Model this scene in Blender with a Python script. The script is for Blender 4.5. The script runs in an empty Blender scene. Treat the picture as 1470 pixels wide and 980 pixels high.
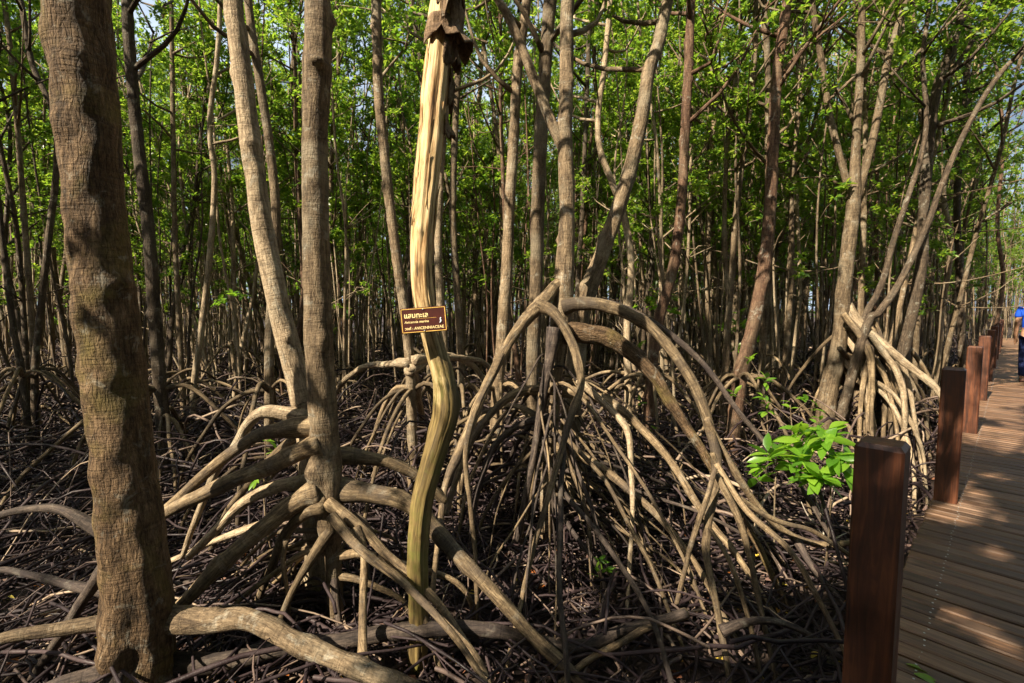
import bpy, math, random
import numpy as np
from mathutils import Vector, Matrix

SEED = 11
rng = np.random.default_rng(SEED)
random.seed(SEED)
S = bpy.context.scene
COL = S.collection

# ------------------------------------------------------------------ camera geometry
F = 690.0                      # focal length in photo pixels (photo 1470 x 980)
PITCH = math.atan(50.0 / F)
CP, SP = math.cos(PITCH), math.sin(PITCH)
EYE = 2.10                     # camera height over the mud
DECK = 0.65                    # top of the boardwalk over the mud

def ray(px, py):
    dx, dy = (px - 735.0) / F, (490.0 - py) / F
    return np.array([dx, CP + SP * dy, -SP + CP * dy])

def at(px, py, Y):
    """point of the place seen at photo pixel (px, py), Y metres ahead"""
    r = ray(px, py)
    return r * (Y / r[1]) + np.array([0, 0, EYE])

def gd(py, z=0.0):
    """distance ahead at which the ground is seen in pixel row py"""
    r = ray(735, py)
    return r[1] * (EYE - z) / max(1e-3, -r[2])

def wr(w, px, Y):
    th = math.atan((px - 735.0) / F)
    return 0.5 * w * Y / F * math.cos(th)

# ------------------------------------------------------------------ mesh building
class MB:
    def __init__(self):
        self.V, self.Q, self.A, self.T, self.M, self.n = [], [], [], [], [], 0
    def add(self, v, q, a=None, t=None, m=0):
        v = np.asarray(v, float).reshape(-1, 3); q = np.asarray(q, int).reshape(-1, 4)
        self.V.append(v); self.Q.append(q + self.n)
        self.A.append(np.zeros_like(v) if a is None else np.asarray(a, float).reshape(-1, 3))
        tt = np.full(len(v), 0.5) if t is None else np.broadcast_to(np.asarray(t, float), (len(v),))
        self.T.append(tt); self.M.append(np.full(len(q), m)); self.n += len(v)
    def mesh(self, name, mats, origin=(0, 0, 0), smooth=True):
        V = np.concatenate(self.V) - np.asarray(origin, float)
        Q = np.concatenate(self.Q)
        me = bpy.data.meshes.new(name)
        me.vertices.add(len(V)); me.vertices.foreach_set('co', V.astype(np.float32).ravel())
        me.loops.add(len(Q) * 4); me.loops.foreach_set('vertex_index', Q.astype(np.int32).ravel())
        me.polygons.add(len(Q))
        me.polygons.foreach_set('loop_start', (np.arange(len(Q)) * 4).astype(np.int32))
        me.polygons.foreach_set('use_smooth', np.full(len(Q), smooth))
        for m in (mats if isinstance(mats, (list, tuple)) else [mats]):
            me.materials.append(m)
        me.polygons.foreach_set('material_index', np.concatenate(self.M).astype(np.int32))
        at_ = me.attributes.new('tube', 'FLOAT_VECTOR', 'POINT')
        at_.data.foreach_set('vector', np.concatenate(self.A).astype(np.float32).ravel())
        ti = me.attributes.new('tint', 'FLOAT', 'POINT')
        ti.data.foreach_set('value', np.concatenate(self.T).astype(np.float32))
        me.update(calc_edges=True); me.validate()
        return me
    def build(self, name, mats, parent=None, origin=(0, 0, 0), smooth=True):
        return link(name, self.mesh(name, mats, origin, smooth), parent)

def link(name, me, parent=None):
    o = bpy.data.objects.new(name, me); COL.objects.link(o)
    if parent is not None: o.parent = parent
    return o

def tag(o, label=None, cat=None, group=None, kind=None):
    if label: o['label'] = label
    if cat: o['category'] = cat
    if group: o['group'] = group
    if kind: o['kind'] = kind
    return o

def empty(name, loc):
    o = bpy.data.objects.new(name, None); COL.objects.link(o)
    o.location = loc; o.empty_display_size = 0.2
    return o

def spline(P, R, step):
    P = np.asarray(P, float); R = np.asarray(R, float)
    n = len(P)
    Pe = np.vstack([2 * P[0] - P[1], P, 2 * P[-1] - P[-2]])
    out, rad = [], []
    for i in range(n - 1):
        p0, p1, p2, p3 = Pe[i], Pe[i + 1], Pe[i + 2], Pe[i + 3]
        k = max(1, int(math.ceil(np.linalg.norm(p2 - p1) / step)))
        t = (np.arange(k) / k)[:, None]
        q = 0.5 * ((2 * p1) + (-p0 + p2) * t + (2 * p0 - 5 * p1 + 4 * p2 - p3) * t ** 2 + (-p0 + 3 * p1 - 3 * p2 + p3) * t ** 3)
        out.append(q); s = t[:, 0] * t[:, 0] * (3 - 2 * t[:, 0]) * 0.5 + t[:, 0] * 0.5
        rad.append(R[i] + (R[i + 1] - R[i]) * s)
    out.append(P[-1:]); rad.append(R[-1:])
    return np.vstack(out), np.concatenate(rad)

def tube(mb, P, R, sides=10, step=0.06, rough=0.05, knots=0.0, wob=0.0, tint=0.5, m=0, flute=None, cap=True, lump=0.0):
    C, r = spline(P, R, step)
    K = len(C)
    if wob:
        seg = np.concatenate([[0], np.cumsum(np.linalg.norm(np.diff(C, axis=0), axis=1))])
        env = np.minimum(1, np.minimum(seg, seg[-1] - seg) / 0.25)[:, None]
        for f in (1.7, 4.1):
            ph = rng.uniform(0, 6.28, 3)
            C = C + env * wob / f * 1.7 * np.sin(seg[:, None] * f * 2.2 + ph[None, :])
    T = np.gradient(C, axis=0); T /= np.linalg.norm(T, axis=1)[:, None] + 1e-9
    s = np.concatenate([[0], np.cumsum(np.linalg.norm(np.diff(C, axis=0), axis=1))])
    ref = np.array([1.0, 0, 0]) if abs(T[0, 0]) < 0.8 else np.array([0, 1.0, 0])
    U = np.zeros_like(C); u = ref
    for i in range(K):
        u = u - T[i] * (u @ T[i]); u = u / (np.linalg.norm(u) + 1e-9); U[i] = u
    W = np.cross(T, U)
    th = np.arange(sides) / sides * 2 * math.pi
    mod = np.ones((K, sides))
    if rough:
        for j in range(5):
            a = rng.integers(1, 5); b = rng.uniform(3, 26); ph = rng.uniform(0, 6.28, 2)
            mod += rough * 0.5 * np.sin(a * th[None, :] + ph[0] + 1.3 * np.sin(s[:, None] * b * .37)) * np.sin(b * s[:, None] + ph[1])
    if lump:
        for j in range(max(1, int(s[-1] * 2.2))):
            p = rng.uniform(0, s[-1]); w = rng.uniform(.03, .07)
            mod += lump * rng.uniform(.3, 1) * np.exp(-((s - p) / w) ** 2)[:, None]
    if knots:
        p = rng.uniform(.05, .3)
        while p < s[-1]:
            rl = r[min(K - 1, int(np.searchsorted(s, p)))]; ks = min(2.2, max(.6, rl / .075))
            w = rng.uniform(.012, .03) * ks; amp = knots * rng.uniform(.25, .8)
            sl = 0.03 * np.sin(th + rng.uniform(0, 6.28))[None, :]
            mod += amp * 0.32 * np.exp(-(((s[:, None] - p + sl) / w) ** 2))
            if rng.random() < .6:
                t0 = rng.uniform(0, 6.28); dw = rng.uniform(.3, .75); ww = rng.uniform(.03, .07) * ks
                d = (th - t0 + math.pi) % (2 * math.pi) - math.pi
                bump = np.exp(-(d / dw) ** 2)[None, :] * np.exp(-((s[:, None] - p) / ww) ** 2)
                mod += knots * rng.uniform(.8, 2.6) * bump
                mod -= knots * 1.1 * np.exp(-(d / (dw * .4)) ** 2)[None, :] * np.exp(-((s[:, None] - p + .02) / (ww * .35)) ** 2)
            p += rng.uniform(.18, .55) * ks ** .5
    if flute is not None:
        mod += flute(s, th)
    rr = r[:, None] * mod
    V = C[:, None, :] + rr[..., None] * (np.cos(th)[None, :, None] * U[:, None, :] + np.sin(th)[None, :, None] * W[:, None, :])
    A = np.stack([rr * np.cos(th)[None, :], rr * np.sin(th)[None, :], np.repeat(s[:, None], sides, 1)], -1)
    if cap:
        V = np.concatenate([V[:1] * 0 + C[0], V, V[:1] * 0 + C[-1]]); A = np.concatenate([A[:1], A, A[-1:]]); K += 2
    i = np.arange(K - 1)[:, None] * sides; j = np.arange(sides)[None, :]; j2 = (j + 1) % sides
    Q = np.stack([i + j, i + j2, i + sides + j2, i + sides + j], -1)
    mb.add(V, Q, A, tint, m)

def unit(a): return a / (np.linalg.norm(a, axis=-1, keepdims=True) + 1e-9)

def leaves(mb, C, D, L, W, fold=0.25, m=0, tint=None, detail=False):
    """many leaves at once: base C, direction D, length L, width W (arrays)"""
    n = len(C); D = unit(D)
    rnd = rng.normal(size=(n, 3)); X = unit(np.cross(D, rnd + np.array([0, 0, 2.2])))
    N = np.cross(X, D); N = np.where(N[:, 2:3] < 0, -N, N)
    L = np.broadcast_to(L, (n,))[:, None]; W = np.broadcast_to(W, (n,))[:, None]
    tint = rng.random(n) if tint is None else np.broadcast_to(tint, (n,))
    if not detail:
        V = np.stack([C, C + D * L * .5 + X * W * .5 + N * W * fold, C + D * L - N * L * .08, C + D * L * .5 - X * W * .5 + N * W * fold], 1)
        q = np.arange(n)[:, None] * 4 + np.array([0, 1, 2, 3])
        mb.add(V.reshape(-1, 3), q, None, np.repeat(tint, 4), m); return
    prof = np.array([[0, .06], [.16, .55], [.38, .98], [.6, 1.0], [.82, .62], [1.0, .03]])
    rows = []
    for t, w in prof:
        c = C + D * L * t - N * L * (.22 * t * t)
        rows += [c + X * W * .5 * w + N * W * fold * w, c, c - X * W * .5 * w + N * W * fold * w]
    V = np.stack(rows, 1); k = V.shape[1]
    q = []
    for a in range(len(prof) - 1):
        b = a * 3
        q += [[b, b + 1, b + 4, b + 3], [b + 1, b + 2, b + 5, b + 4]]
    q = np.arange(n)[:, None, None] * k + np.array(q)[None]
    mb.add(V.reshape(-1, 3), q.reshape(-1, 4), None, np.repeat(tint, k), m)

def rosettes(mb, P, A, n=9, L=.095, W=.042, keep=None, **kw):
    """whorls of leaves at points P with axes A"""
    N = len(P); A = unit(A)
    C = np.repeat(P, n, 0); Ax = np.repeat(A, n, 0)
    d = unit(rng.normal(size=C.shape)); d = unit(d - Ax * (d * Ax).sum(1, keepdims=True))
    D = d + Ax * rng.uniform(-.25, .9, (len(C), 1))
    C = C + Ax * rng.uniform(-.05, .03, (len(C), 1))
    if keep is not None:
        k = keep(C); C, D = C[k], D[k]
    if len(C):
        leaves(mb, C, D, L * rng.uniform(.7, 1.2, len(C)), W * rng.uniform(.75, 1.2, len(C)), **kw)

# ------------------------------------------------------------------ materials
def mat(name):
    m = bpy.data.materials.new(name); m.use_nodes = True
    nt = m.node_tree; nt.nodes.clear()
    out = nt.nodes.new('ShaderNodeOutputMaterial')
    return m, nt, out

class NT:
    def __init__(self, nt): self.nt = nt
    def n(self, t, **kw):
        x = self.nt.nodes.new(t)
        for k, v in kw.items(): setattr(x, k, v)
        return x
    def l(self, a, b): self.nt.links.new(a, b)
    def attr(self, name): return self.n('ShaderNodeAttribute', attribute_name=name)
    def math(self, op, a, b=None, clamp=False):
        x = self.n('ShaderNodeMath', operation=op, use_clamp=clamp)
        for i, v in enumerate((a, b)):
            if v is None: continue
            if isinstance(v, (int, float)): x.inputs[i].default_value = v
            else: self.l(v, x.inputs[i])
        return x.outputs[0]
    def vmath(self, op, a, b):
        x = self.n('ShaderNodeVectorMath', operation=op)
        for i, v in enumerate((a, b)):
            if isinstance(v, (tuple, list)): x.inputs[i].default_value = v
            else: self.l(v, x.inputs[i])
        return x.outputs[0]
    def noise(self, vec, scale=1.0, detail=4, rough=.6, dist=0.0):
        x = self.n('ShaderNodeTexNoise'); self.l(vec, x.inputs['Vector'])
        x.inputs['Scale'].default_value = scale; x.inputs['Detail'].default_value = detail
        x.inputs['Roughness'].default_value = rough; x.inputs['Distortion'].default_value = dist
        return x.outputs[0]
    def ramp(self, fac, stops):
        x = self.n('ShaderNodeValToRGB'); e = x.color_ramp.elements
        while len(e) < len(stops): e.new(0.5)
        for i, (p, c) in enumerate(stops):
            e[i].position = p; e[i].color = (*c, 1) if len(c) == 3 else c
        self.l(fac, x.inputs[0]); return x.outputs[0]
    def mix(self, f, a, b, mode='MIX'):
        x = self.n('ShaderNodeMix', data_type='RGBA', blend_type=mode)
        for i, v in ((0, f), (6, a), (7, b)):
            if isinstance(v, (int, float)): x.inputs[i].default_value = v
            elif isinstance(v, tuple): x.inputs[i].default_value = (*v, 1)
            else: self.l(v, x.inputs[i])
        return x.outputs[2]
    def bump(self, h, strength=.5, dist=.01):
        x = self.n('ShaderNodeBump'); x.inputs['Strength'].default_value = strength; x.inputs['Distance'].default_value = dist
        self.l(h, x.inputs['Height']); return x.outputs[0]
    def princ(self, col, rough=.8, spec=.3, normal=None):
        x = self.n('ShaderNodeBsdfPrincipled')
        for k, v in (('Base Color', col), ('Roughness', rough), ('Specular IOR Level', spec)):
            if isinstance(v, (int, float)): x.inputs[k].default_value = v
            elif isinstance(v, tuple): x.inputs[k].default_value = (*v, 1)
            else: self.l(v, x.inputs[k])
        if normal is not None: self.l(normal, x.inputs['Normal'])
        return x

def bark(name, dark, mid, light, blotch=None, blot_amt=.5, bump=.9, streak=(26, 26, 5), bdist=.016, crack=(48, 48, 11), plates=.28, tv=.6, lichen=.5):
    m, nt, out = mat(name); g = NT(nt)
    oi = g.n('ShaderNodeObjectInfo').outputs['Random']
    tc = g.n('ShaderNodeTexCoord').outputs['Object']
    off = g.math('MULTIPLY', oi, 37.0)
    v = g.vmath('ADD', g.attr('tube').outputs['Vector'], off)
    s1 = g.noise(g.vmath('MULTIPLY', v, streak), 1.0, 6, .65, .6)
    s2 = g.noise(g.vmath('MULTIPLY', v, (110, 110, 24)), 1.0, 5, .7, .4)
    ob = g.vmath('ADD', tc, off)
    s3 = g.noise(ob, 3.2, 5, .6, .4)
    f = g.math('ADD', g.math('MULTIPLY', s1, .6), g.math('MULTIPLY', s2, .4))
    col = g.ramp(f, [(.38, dark), (.5, mid), (.62, light)])
    if blotch:
        k = g.ramp(s3, [(.5, (0, 0, 0)), (.66, (blot_amt,) * 3)])
        col = g.mix(k, col, blotch)
    rg = g.noise(g.vmath('MULTIPLY', v, (7, 7, 62)), 1.0, 4, .6, .8)
    rk = g.ramp(rg, [(.36, (.42,) * 3), (.46, (1, 1, 1))])
    col = g.mix(.55, col, g.mix(1.0, col, rk, 'MULTIPLY'))
    lk = g.ramp(g.noise(ob, 9.0, 6, .7, .6), [(.57, (0, 0, 0)), (.66, (lichen,) * 3)])
    col = g.mix(lk, col, (.36, .335, .275))
    # cracks between bark plates
    dv = g.n('ShaderNodeTexNoise'); g.l(g.vmath('MULTIPLY', v, (30, 30, 14)), dv.inputs['Vector']); dv.inputs['Scale'].default_value = 1; dv.inputs['Detail'].default_value = 3
    wv = g.vmath('ADD', g.vmath('MULTIPLY', v, crack), g.vmath('MULTIPLY', dv.outputs['Color'], (1.3, 1.3, 1.3)))
    vo = g.n('ShaderNodeTexVoronoi', feature='DISTANCE_TO_EDGE'); g.l(wv, vo.inputs['Vector']); vo.inputs['Scale'].default_value = 1
    ck = g.ramp(vo.outputs['Distance'], [(.0, (.32,) * 3), (.14, (1, 1, 1))])
    col = g.mix(plates, col, g.mix(1.0, col, ck, 'MULTIPLY'))
    vs_ = g.n('ShaderNodeTexVoronoi'); g.l(g.vmath('MULTIPLY', v, (60, 60, 45)), vs_.inputs['Vector']); vs_.inputs['Scale'].default_value = 1
    sp = g.ramp(vs_.outputs['Distance'], [(.1, (.4,) * 3), (.26, (1, 1, 1))])
    col = g.mix(.5, col, g.mix(1.0, col, sp, 'MULTIPLY'))
    # each tree a little lighter or darker
    val = g.math('ADD', g.math('MULTIPLY', oi, .5), .72)
    hs = g.n('ShaderNodeHueSaturation'); g.l(col, hs.inputs['Color']); g.l(val, hs.inputs['Value'])
    tt = g.math('ADD', g.math('MULTIPLY', g.attr('tint').outputs['Fac'], tv), 1 - tv * .5)
    fin = g.n('ShaderNodeHueSaturation'); g.l(hs.outputs[0], fin.inputs['Color']); g.l(tt, fin.inputs['Value'])
    h = g.math('ADD', g.math('ADD', g.math('ADD', f, g.math('MULTIPLY', rg, .45)), g.math('MULTIPLY', s3, .5)), g.math('MULTIPLY', g.math('MINIMUM', vo.outputs['Distance'], .2), 2.2 * plates))
    b = g.princ(fin.outputs[0], .82, .25, g.bump(h, bump, bdist))
    g.l(b.outputs[0], out.inputs[0]); return m

M = {}
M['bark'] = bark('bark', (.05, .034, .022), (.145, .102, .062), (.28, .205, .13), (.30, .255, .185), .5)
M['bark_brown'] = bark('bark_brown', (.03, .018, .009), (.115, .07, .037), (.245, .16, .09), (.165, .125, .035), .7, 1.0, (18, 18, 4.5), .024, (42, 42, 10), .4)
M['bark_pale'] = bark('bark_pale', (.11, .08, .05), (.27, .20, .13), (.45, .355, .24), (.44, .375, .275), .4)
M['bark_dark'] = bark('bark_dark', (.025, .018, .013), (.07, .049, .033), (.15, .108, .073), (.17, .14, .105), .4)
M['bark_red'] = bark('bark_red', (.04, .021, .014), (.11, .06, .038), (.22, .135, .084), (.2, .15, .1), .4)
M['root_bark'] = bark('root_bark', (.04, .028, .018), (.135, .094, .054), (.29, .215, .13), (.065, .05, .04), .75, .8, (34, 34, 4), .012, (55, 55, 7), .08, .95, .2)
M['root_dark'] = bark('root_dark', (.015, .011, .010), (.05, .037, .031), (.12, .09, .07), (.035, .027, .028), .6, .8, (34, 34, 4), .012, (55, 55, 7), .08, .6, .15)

def tangle_mat():
    m, nt, out = mat('root_tangle'); g = NT(nt)
    v = g.attr('tube').outputs['Vector']; t = g.attr('tint').outputs['Fac']
    geo = g.n('ShaderNodeNewGeometry').outputs['Position']
    n1 = g.noise(geo, 9, 4); n2 = g.noise(geo, 60, 3)
    c = g.ramp(t, [(0, (.018, .011, .014)), (.6, (.048, .032, .035)), (.87, (.17, .125, .10)), (1, (.36, .285, .21))])
    c = g.mix(1.0, c, g.ramp(g.math('ADD', g.math('MULTIPLY', n1, .6), g.math('MULTIPLY', n2, .4)), [(.35, (.5, .45, .45)), (.62, (1.25, 1.2, 1.15))]), 'MULTIPLY')
    b = g.princ(c, g.ramp(n1, [(.4, (.45,) * 3), (.6, (.85,) * 3)]), .35, g.bump(n2, .5, .006))
    g.l(b.outputs[0], out.inputs[0]); return m
M['tangle'] = tangle_mat()

def leaf_mat(name, c0, c1, c2, t0, t1, gloss=.35):
    m, nt, out = mat(name); g = NT(nt)
    t = g.attr('tint').outputs['Fac']
    col = g.ramp(t, [(0, c0), (.6, c1), (1, c2)])
    tr = g.ramp(t, [(0, t0), (1, t1)])
    d = g.n('ShaderNodeBsdfPrincipled'); g.l(col, d.inputs['Base Color']); d.inputs['Roughness'].default_value = gloss
    d.inputs['Specular IOR Level'].default_value = .4
    tl = g.n('ShaderNodeBsdfTranslucent'); g.l(tr, tl.inputs['Color'])
    mx = g.n('ShaderNodeMixShader'); mx.inputs[0].default_value = .45
    g.l(d.outputs[0], mx.inputs[1]); g.l(tl.outputs[0], mx.inputs[2]); g.l(mx.outputs[0], out.inputs[0])
    return m
M['leaf'] = leaf_mat('mangrove_leaf', (.035, .095, .016), (.10, .19, .022), (.25, .295, .038), (.22, .46, .035), (.5, .64, .06))
M['leaf_bright'] = leaf_mat('sapling_leaf', (.06, .15, .018), (.12, .25, .022), (.2, .33, .035), (.28, .55, .03), (.42, .68, .05), .3)

def litter_mat():
    m, nt, out = mat('leaf_litter'); g = NT(nt)
    t = g.attr('tint').outputs['Fac']
    c = g.ramp(t, [(0, (.05, .03, .025)), (.4, (.15, .09, .075)), (.7, (.26, .17, .14)), (.86, (.2, .07, .03)), (.93, (.5, .16, .03)), (.965, (.62, .4, .05)), (1, (.62, .5, .08))])
    b = g.princ(c, .55, .4); g.l(b.outputs[0], out.inputs[0]); return m
M['litter'] = litter_mat()

def mud_mat():
    m, nt, out = mat('mud'); g = NT(nt)
    p = g.n('ShaderNodeNewGeometry').outputs['Position']
    a = g.noise(p, 1.3, 6, .6); b_ = g.noise(p, 14, 5, .65); c_ = g.noise(p, 70, 3)
    f = g.math('ADD', g.math('MULTIPLY', a, .5), g.math('MULTIPLY', b_, .5))
    col = g.ramp(f, [(.35, (.018, .013, .012)), (.5, (.05, .034, .028)), (.66, (.12, .085, .07))])
    rg = g.ramp(a, [(.36, (.2,) * 3), (.44, (.65,) * 3), (.6, (.92,) * 3)])
    h = g.math('ADD', b_, g.math('MULTIPLY', c_, .4))
    b = g.princ(col, rg, .25, g.bump(h, .6, .03)); g.l(b.outputs[0], out.inputs[0]); return m
M['mud'] = mud_mat()

def deck_mat():
    m, nt, out = mat('deck_wood'); g = NT(nt)
    v = g.attr('tube').outputs['Vector']; t = g.attr('tint').outputs['Fac']
    n1 = g.noise(g.vmath('MULTIPLY', v, (2.2, 60, 60)), 1, 6, .65, .5)
    n2 = g.noise(g.vmath('MULTIPLY', v, (3.0, 3.0, 3.0)), 1, 5, .6)
    n3 = g.noise(g.vmath('MULTIPLY', v, (8, 240, 40)), 1, 3, .6)
    f = g.math('ADD', g.math('MULTIPLY', n1, .65), g.math('MULTIPLY', n3, .35))
    col = g.ramp(f, [(.36, (.038, .02, .012)), (.5, (.11, .056, .029)), (.66, (.21, .115, .06))])
    col = g.mix(g.ramp(n2, [(.45, (0,) * 3), (.7, (.5,) * 3)]), col, (.19, .132, .098))
    hs = g.n('ShaderNodeHueSaturation'); g.l(col, hs.inputs['Color']); g.l(g.math('ADD', g.math('MULTIPLY', t, .8), .6), hs.inputs['Value'])
    b = g.princ(hs.outputs[0], g.ramp(n2, [(.3, (.42,) * 3), (.7, (.7,) * 3)]), .4, g.bump(f, .5, .004)); g.l(b.outputs[0], out.inputs[0]); return m
M['deck'] = deck_mat()

def post_mat():
    m, nt, out = mat('post_wood'); g = NT(nt)
    tc = g.n('ShaderNodeTexCoord').outputs['Object']; oi = g.n('ShaderNodeObjectInfo').outputs['Random']
    v = g.vmath('ADD', tc, g.math('MULTIPLY', oi, 19.0))
    n1 = g.noise(g.vmath('MULTIPLY', v, (34, 34, 2.6)), 1, 6, .6, 1.2)
    n2 = g.noise(g.vmath('MULTIPLY', v, (5, 5, 4)), 1, 4, .6)
    n3 = g.noise(g.vmath('MULTIPLY', v, (160, 160, 9)), 1, 3, .6)
    f = g.math('ADD', g.math('MULTIPLY', n1, .6), g.math('MULTIPLY', n2, .4))
    col = g.ramp(f, [(.34, (.013, .005, .003)), (.5, (.062, .018, .007)), (.68, (.165, .052, .018))])
    # a few round knots in the grain
    b = g.princ(col, g.ramp(n2, [(.35, (.38,) * 3), (.65, (.62,) * 3)]), .5, g.bump(g.math('ADD', n1, g.math('MULTIPLY', n3, .5)), .35, .004))
    g.l(b.outputs[0], out.inputs[0]); return m
M['post'] = post_mat()

def bare_mat():
    """peeled trunk: bare pale wood above, olive algae stained wood below the sign"""
    m, nt, out = mat('peeled_wood'); g = NT(nt)
    v = g.attr('tube').outputs['Vector']
    tc = g.n('ShaderNodeTexCoord').outputs['Object']
    n1 = g.noise(g.vmath('MULTIPLY', v, (34, 34, 1.6)), 1, 6, .62, .4)
    n2 = g.noise(g.vmath('MULTIPLY', v, (120, 120, 7)), 1, 3, .6)
    n3 = g.noise(tc, 5, 5, .65)
    f = g.math('ADD', g.math('MULTIPLY', n1, .7), g.math('MULTIPLY', n2, .3))
    pale = g.ramp(f, [(.37, (.045, .022, .009)), (.43, (.30, .165, .065)), (.5, (.53, .37, .185)), (.66, (.70, .54, .33))])
    olive = g.ramp(f, [(.35, (.022, .015, .006)), (.5, (.125, .085, .032)), (.66, (.29, .21, .08))])
    green = g.ramp(n3, [(.48, (0,) * 3), (.62, (.7,) * 3)])
    olive = g.mix(green, olive, (.10, .105, .02))
    sx = g.n('ShaderNodeSeparateXYZ'); g.l(tc, sx.inputs[0])
    zz = g.math('ADD', sx.outputs['Z'], g.math('MULTIPLY', g.math('SUBTRACT', n3, .5), 1.6))
    zz = g.math('ADD', zz, g.math('MULTIPLY', g.math('SUBTRACT', n1, .5), 1.2))
    k = g.ramp(g.math('SUBTRACT', zz, 1.65), [(.0, (0,) * 3), (.65, (1,) * 3)])
    col = g.mix(k, olive, pale)
    b = g.princ(col, .62, .35, g.bump(f, .8, .012)); g.l(b.outputs[0], out.inputs[0]); return m
M['bare'] = bare_mat()

def plain(name, c, rough=.6, spec=.4, nz=.25, sc=30):
    m, nt, out = mat(name); g = NT(nt)
    p = g.n('ShaderNodeTexCoord').outputs['Object']; n = g.noise(p, sc, 4)
    col = g.mix(g.ramp(n, [(.3, (0,) * 3), (.7, (1,) * 3)]), tuple(x * (1 - nz) for x in c), tuple(min(1, x * (1 + nz)) for x in c))
    b = g.princ(col, rough, spec, g.bump(n, .2, .003)); g.l(b.outputs[0], out.inputs[0]); return m
M['sign_board'] = plain('sign_board', (.05, .010, .007), .4)
M['sign_yellow'] = plain('sign_yellow', (.62, .38, .09), .5)
M['sign_letter'] = plain('sign_letter', (.80, .62, .30), .5)
M['sign_white'] = plain('sign_white', (.6, .62, .68), .5)
M['steel'] = plain('screw_steel', (.45, .45, .44), .35)
M['skin'] = plain('skin', (.38, .21, .13), .55)
M['shirt'] = plain('blue_shirt', (.012, .07, .5), .8, .2, .15)
M['jeans'] = plain('dark_jeans', (.012, .02, .075), .85, .2, .3)
M['hair'] = plain('black_hair', (.012, .010, .009), .5)
M['shoe'] = plain('shoe', (.12, .06, .045), .6)
M['twig'] = plain('bleached_twig', (.42, .36, .30), .8, .2, .3)
M['flake'] = bark('peeled_flake', (.07, .04, .022), (.19, .12, .07), (.32, .22, .14), None)

# ------------------------------------------------------------------ boardwalk axes
P0 = np.array([1.24, 1.58]); STEP = np.array([2.03, 1.95])
AX = STEP / np.linalg.norm(STEP); NX = np.array([AX[1], -AX[0]])       # along the walk / towards its right side
def path_off(x, y):
    d = np.stack([np.asarray(x) - P0[0], np.asarray(y) - P0[1]], -1)
    return d @ NX, d @ AX                                             # sideways from the post line, along it
DECK_L, DECK_W = -0.075, 2.05

# ------------------------------------------------------------------ ground
def ground_z(x, y):
    z = .05 * np.sin(1.3 * x + .4) * np.sin(1.1 * y + 1.2) + .03 * np.sin(3.1 * x + 2 * y) + .02 * np.sin(5.3 * y - 2.2 * x)
    return z - .05
def make_ground():
    n = 170
    u = np.linspace(-1, 1, n); a = np.sinh(u * 4.6) / math.sinh(4.6) * 260
    X, Y = np.meshgrid(a, a + 4.0)
    Z = ground_z(X, Y) * np.exp(-((X / 40) ** 2 + (Y / 40) ** 2))
    V = np.stack([X, Y, Z], -1).reshape(-1, 3)
    i, j = np.meshgrid(np.arange(n - 1), np.arange(n - 1), indexing='ij')
    b = (i * n + j).ravel()
    Q = np.stack([b, b + 1, b + n + 1, b + n], -1)
    mb = MB(); mb.add(V, Q); o = mb.build('ground', M['mud']); tag(o, 'dark wet mud between the mangrove roots', 'ground', kind='structure')
make_ground()

# ------------------------------------------------------------------ boardwalk
def box(mb, c, ex, ey, ez, hx, hy, hz, bev=.004, tint=.5, m=0):
    """bevelled box: centre c, unit axes, half sizes; the top edges are chamfered"""
    prof = [(-1, 0, -1), (1, 0, -1)]
    c = np.asarray(c, float); ex, ey, ez = (np.asarray(e, float) for e in (ex, ey, ez))
    lev = [(hx, hy, -hz), (hx, hy, hz - bev), (hx - bev, hy - bev, hz)]
    V, A = [], []
    for (a, b, z) in lev:
        for sx, sy in ((-1, -1), (1, -1), (1, 1), (-1, 1)):
            V.append(c + ex * a * sx + ey * b * sy + ez * z); A.append((a * sx, b * sy, z))
    A = np.array(A) + rng.uniform(-40, 40, 3)
    Q = []
    for k in (0, 4):
        for s in range(4):
            Q.append((k + s, k + (s + 1) % 4, k + 4 + (s + 1) % 4, k + 4 + s))
    Q += [(8, 9, 10, 11), (3, 2, 1, 0)]
    mb.add(V, Q, A, tint, m)

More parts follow.
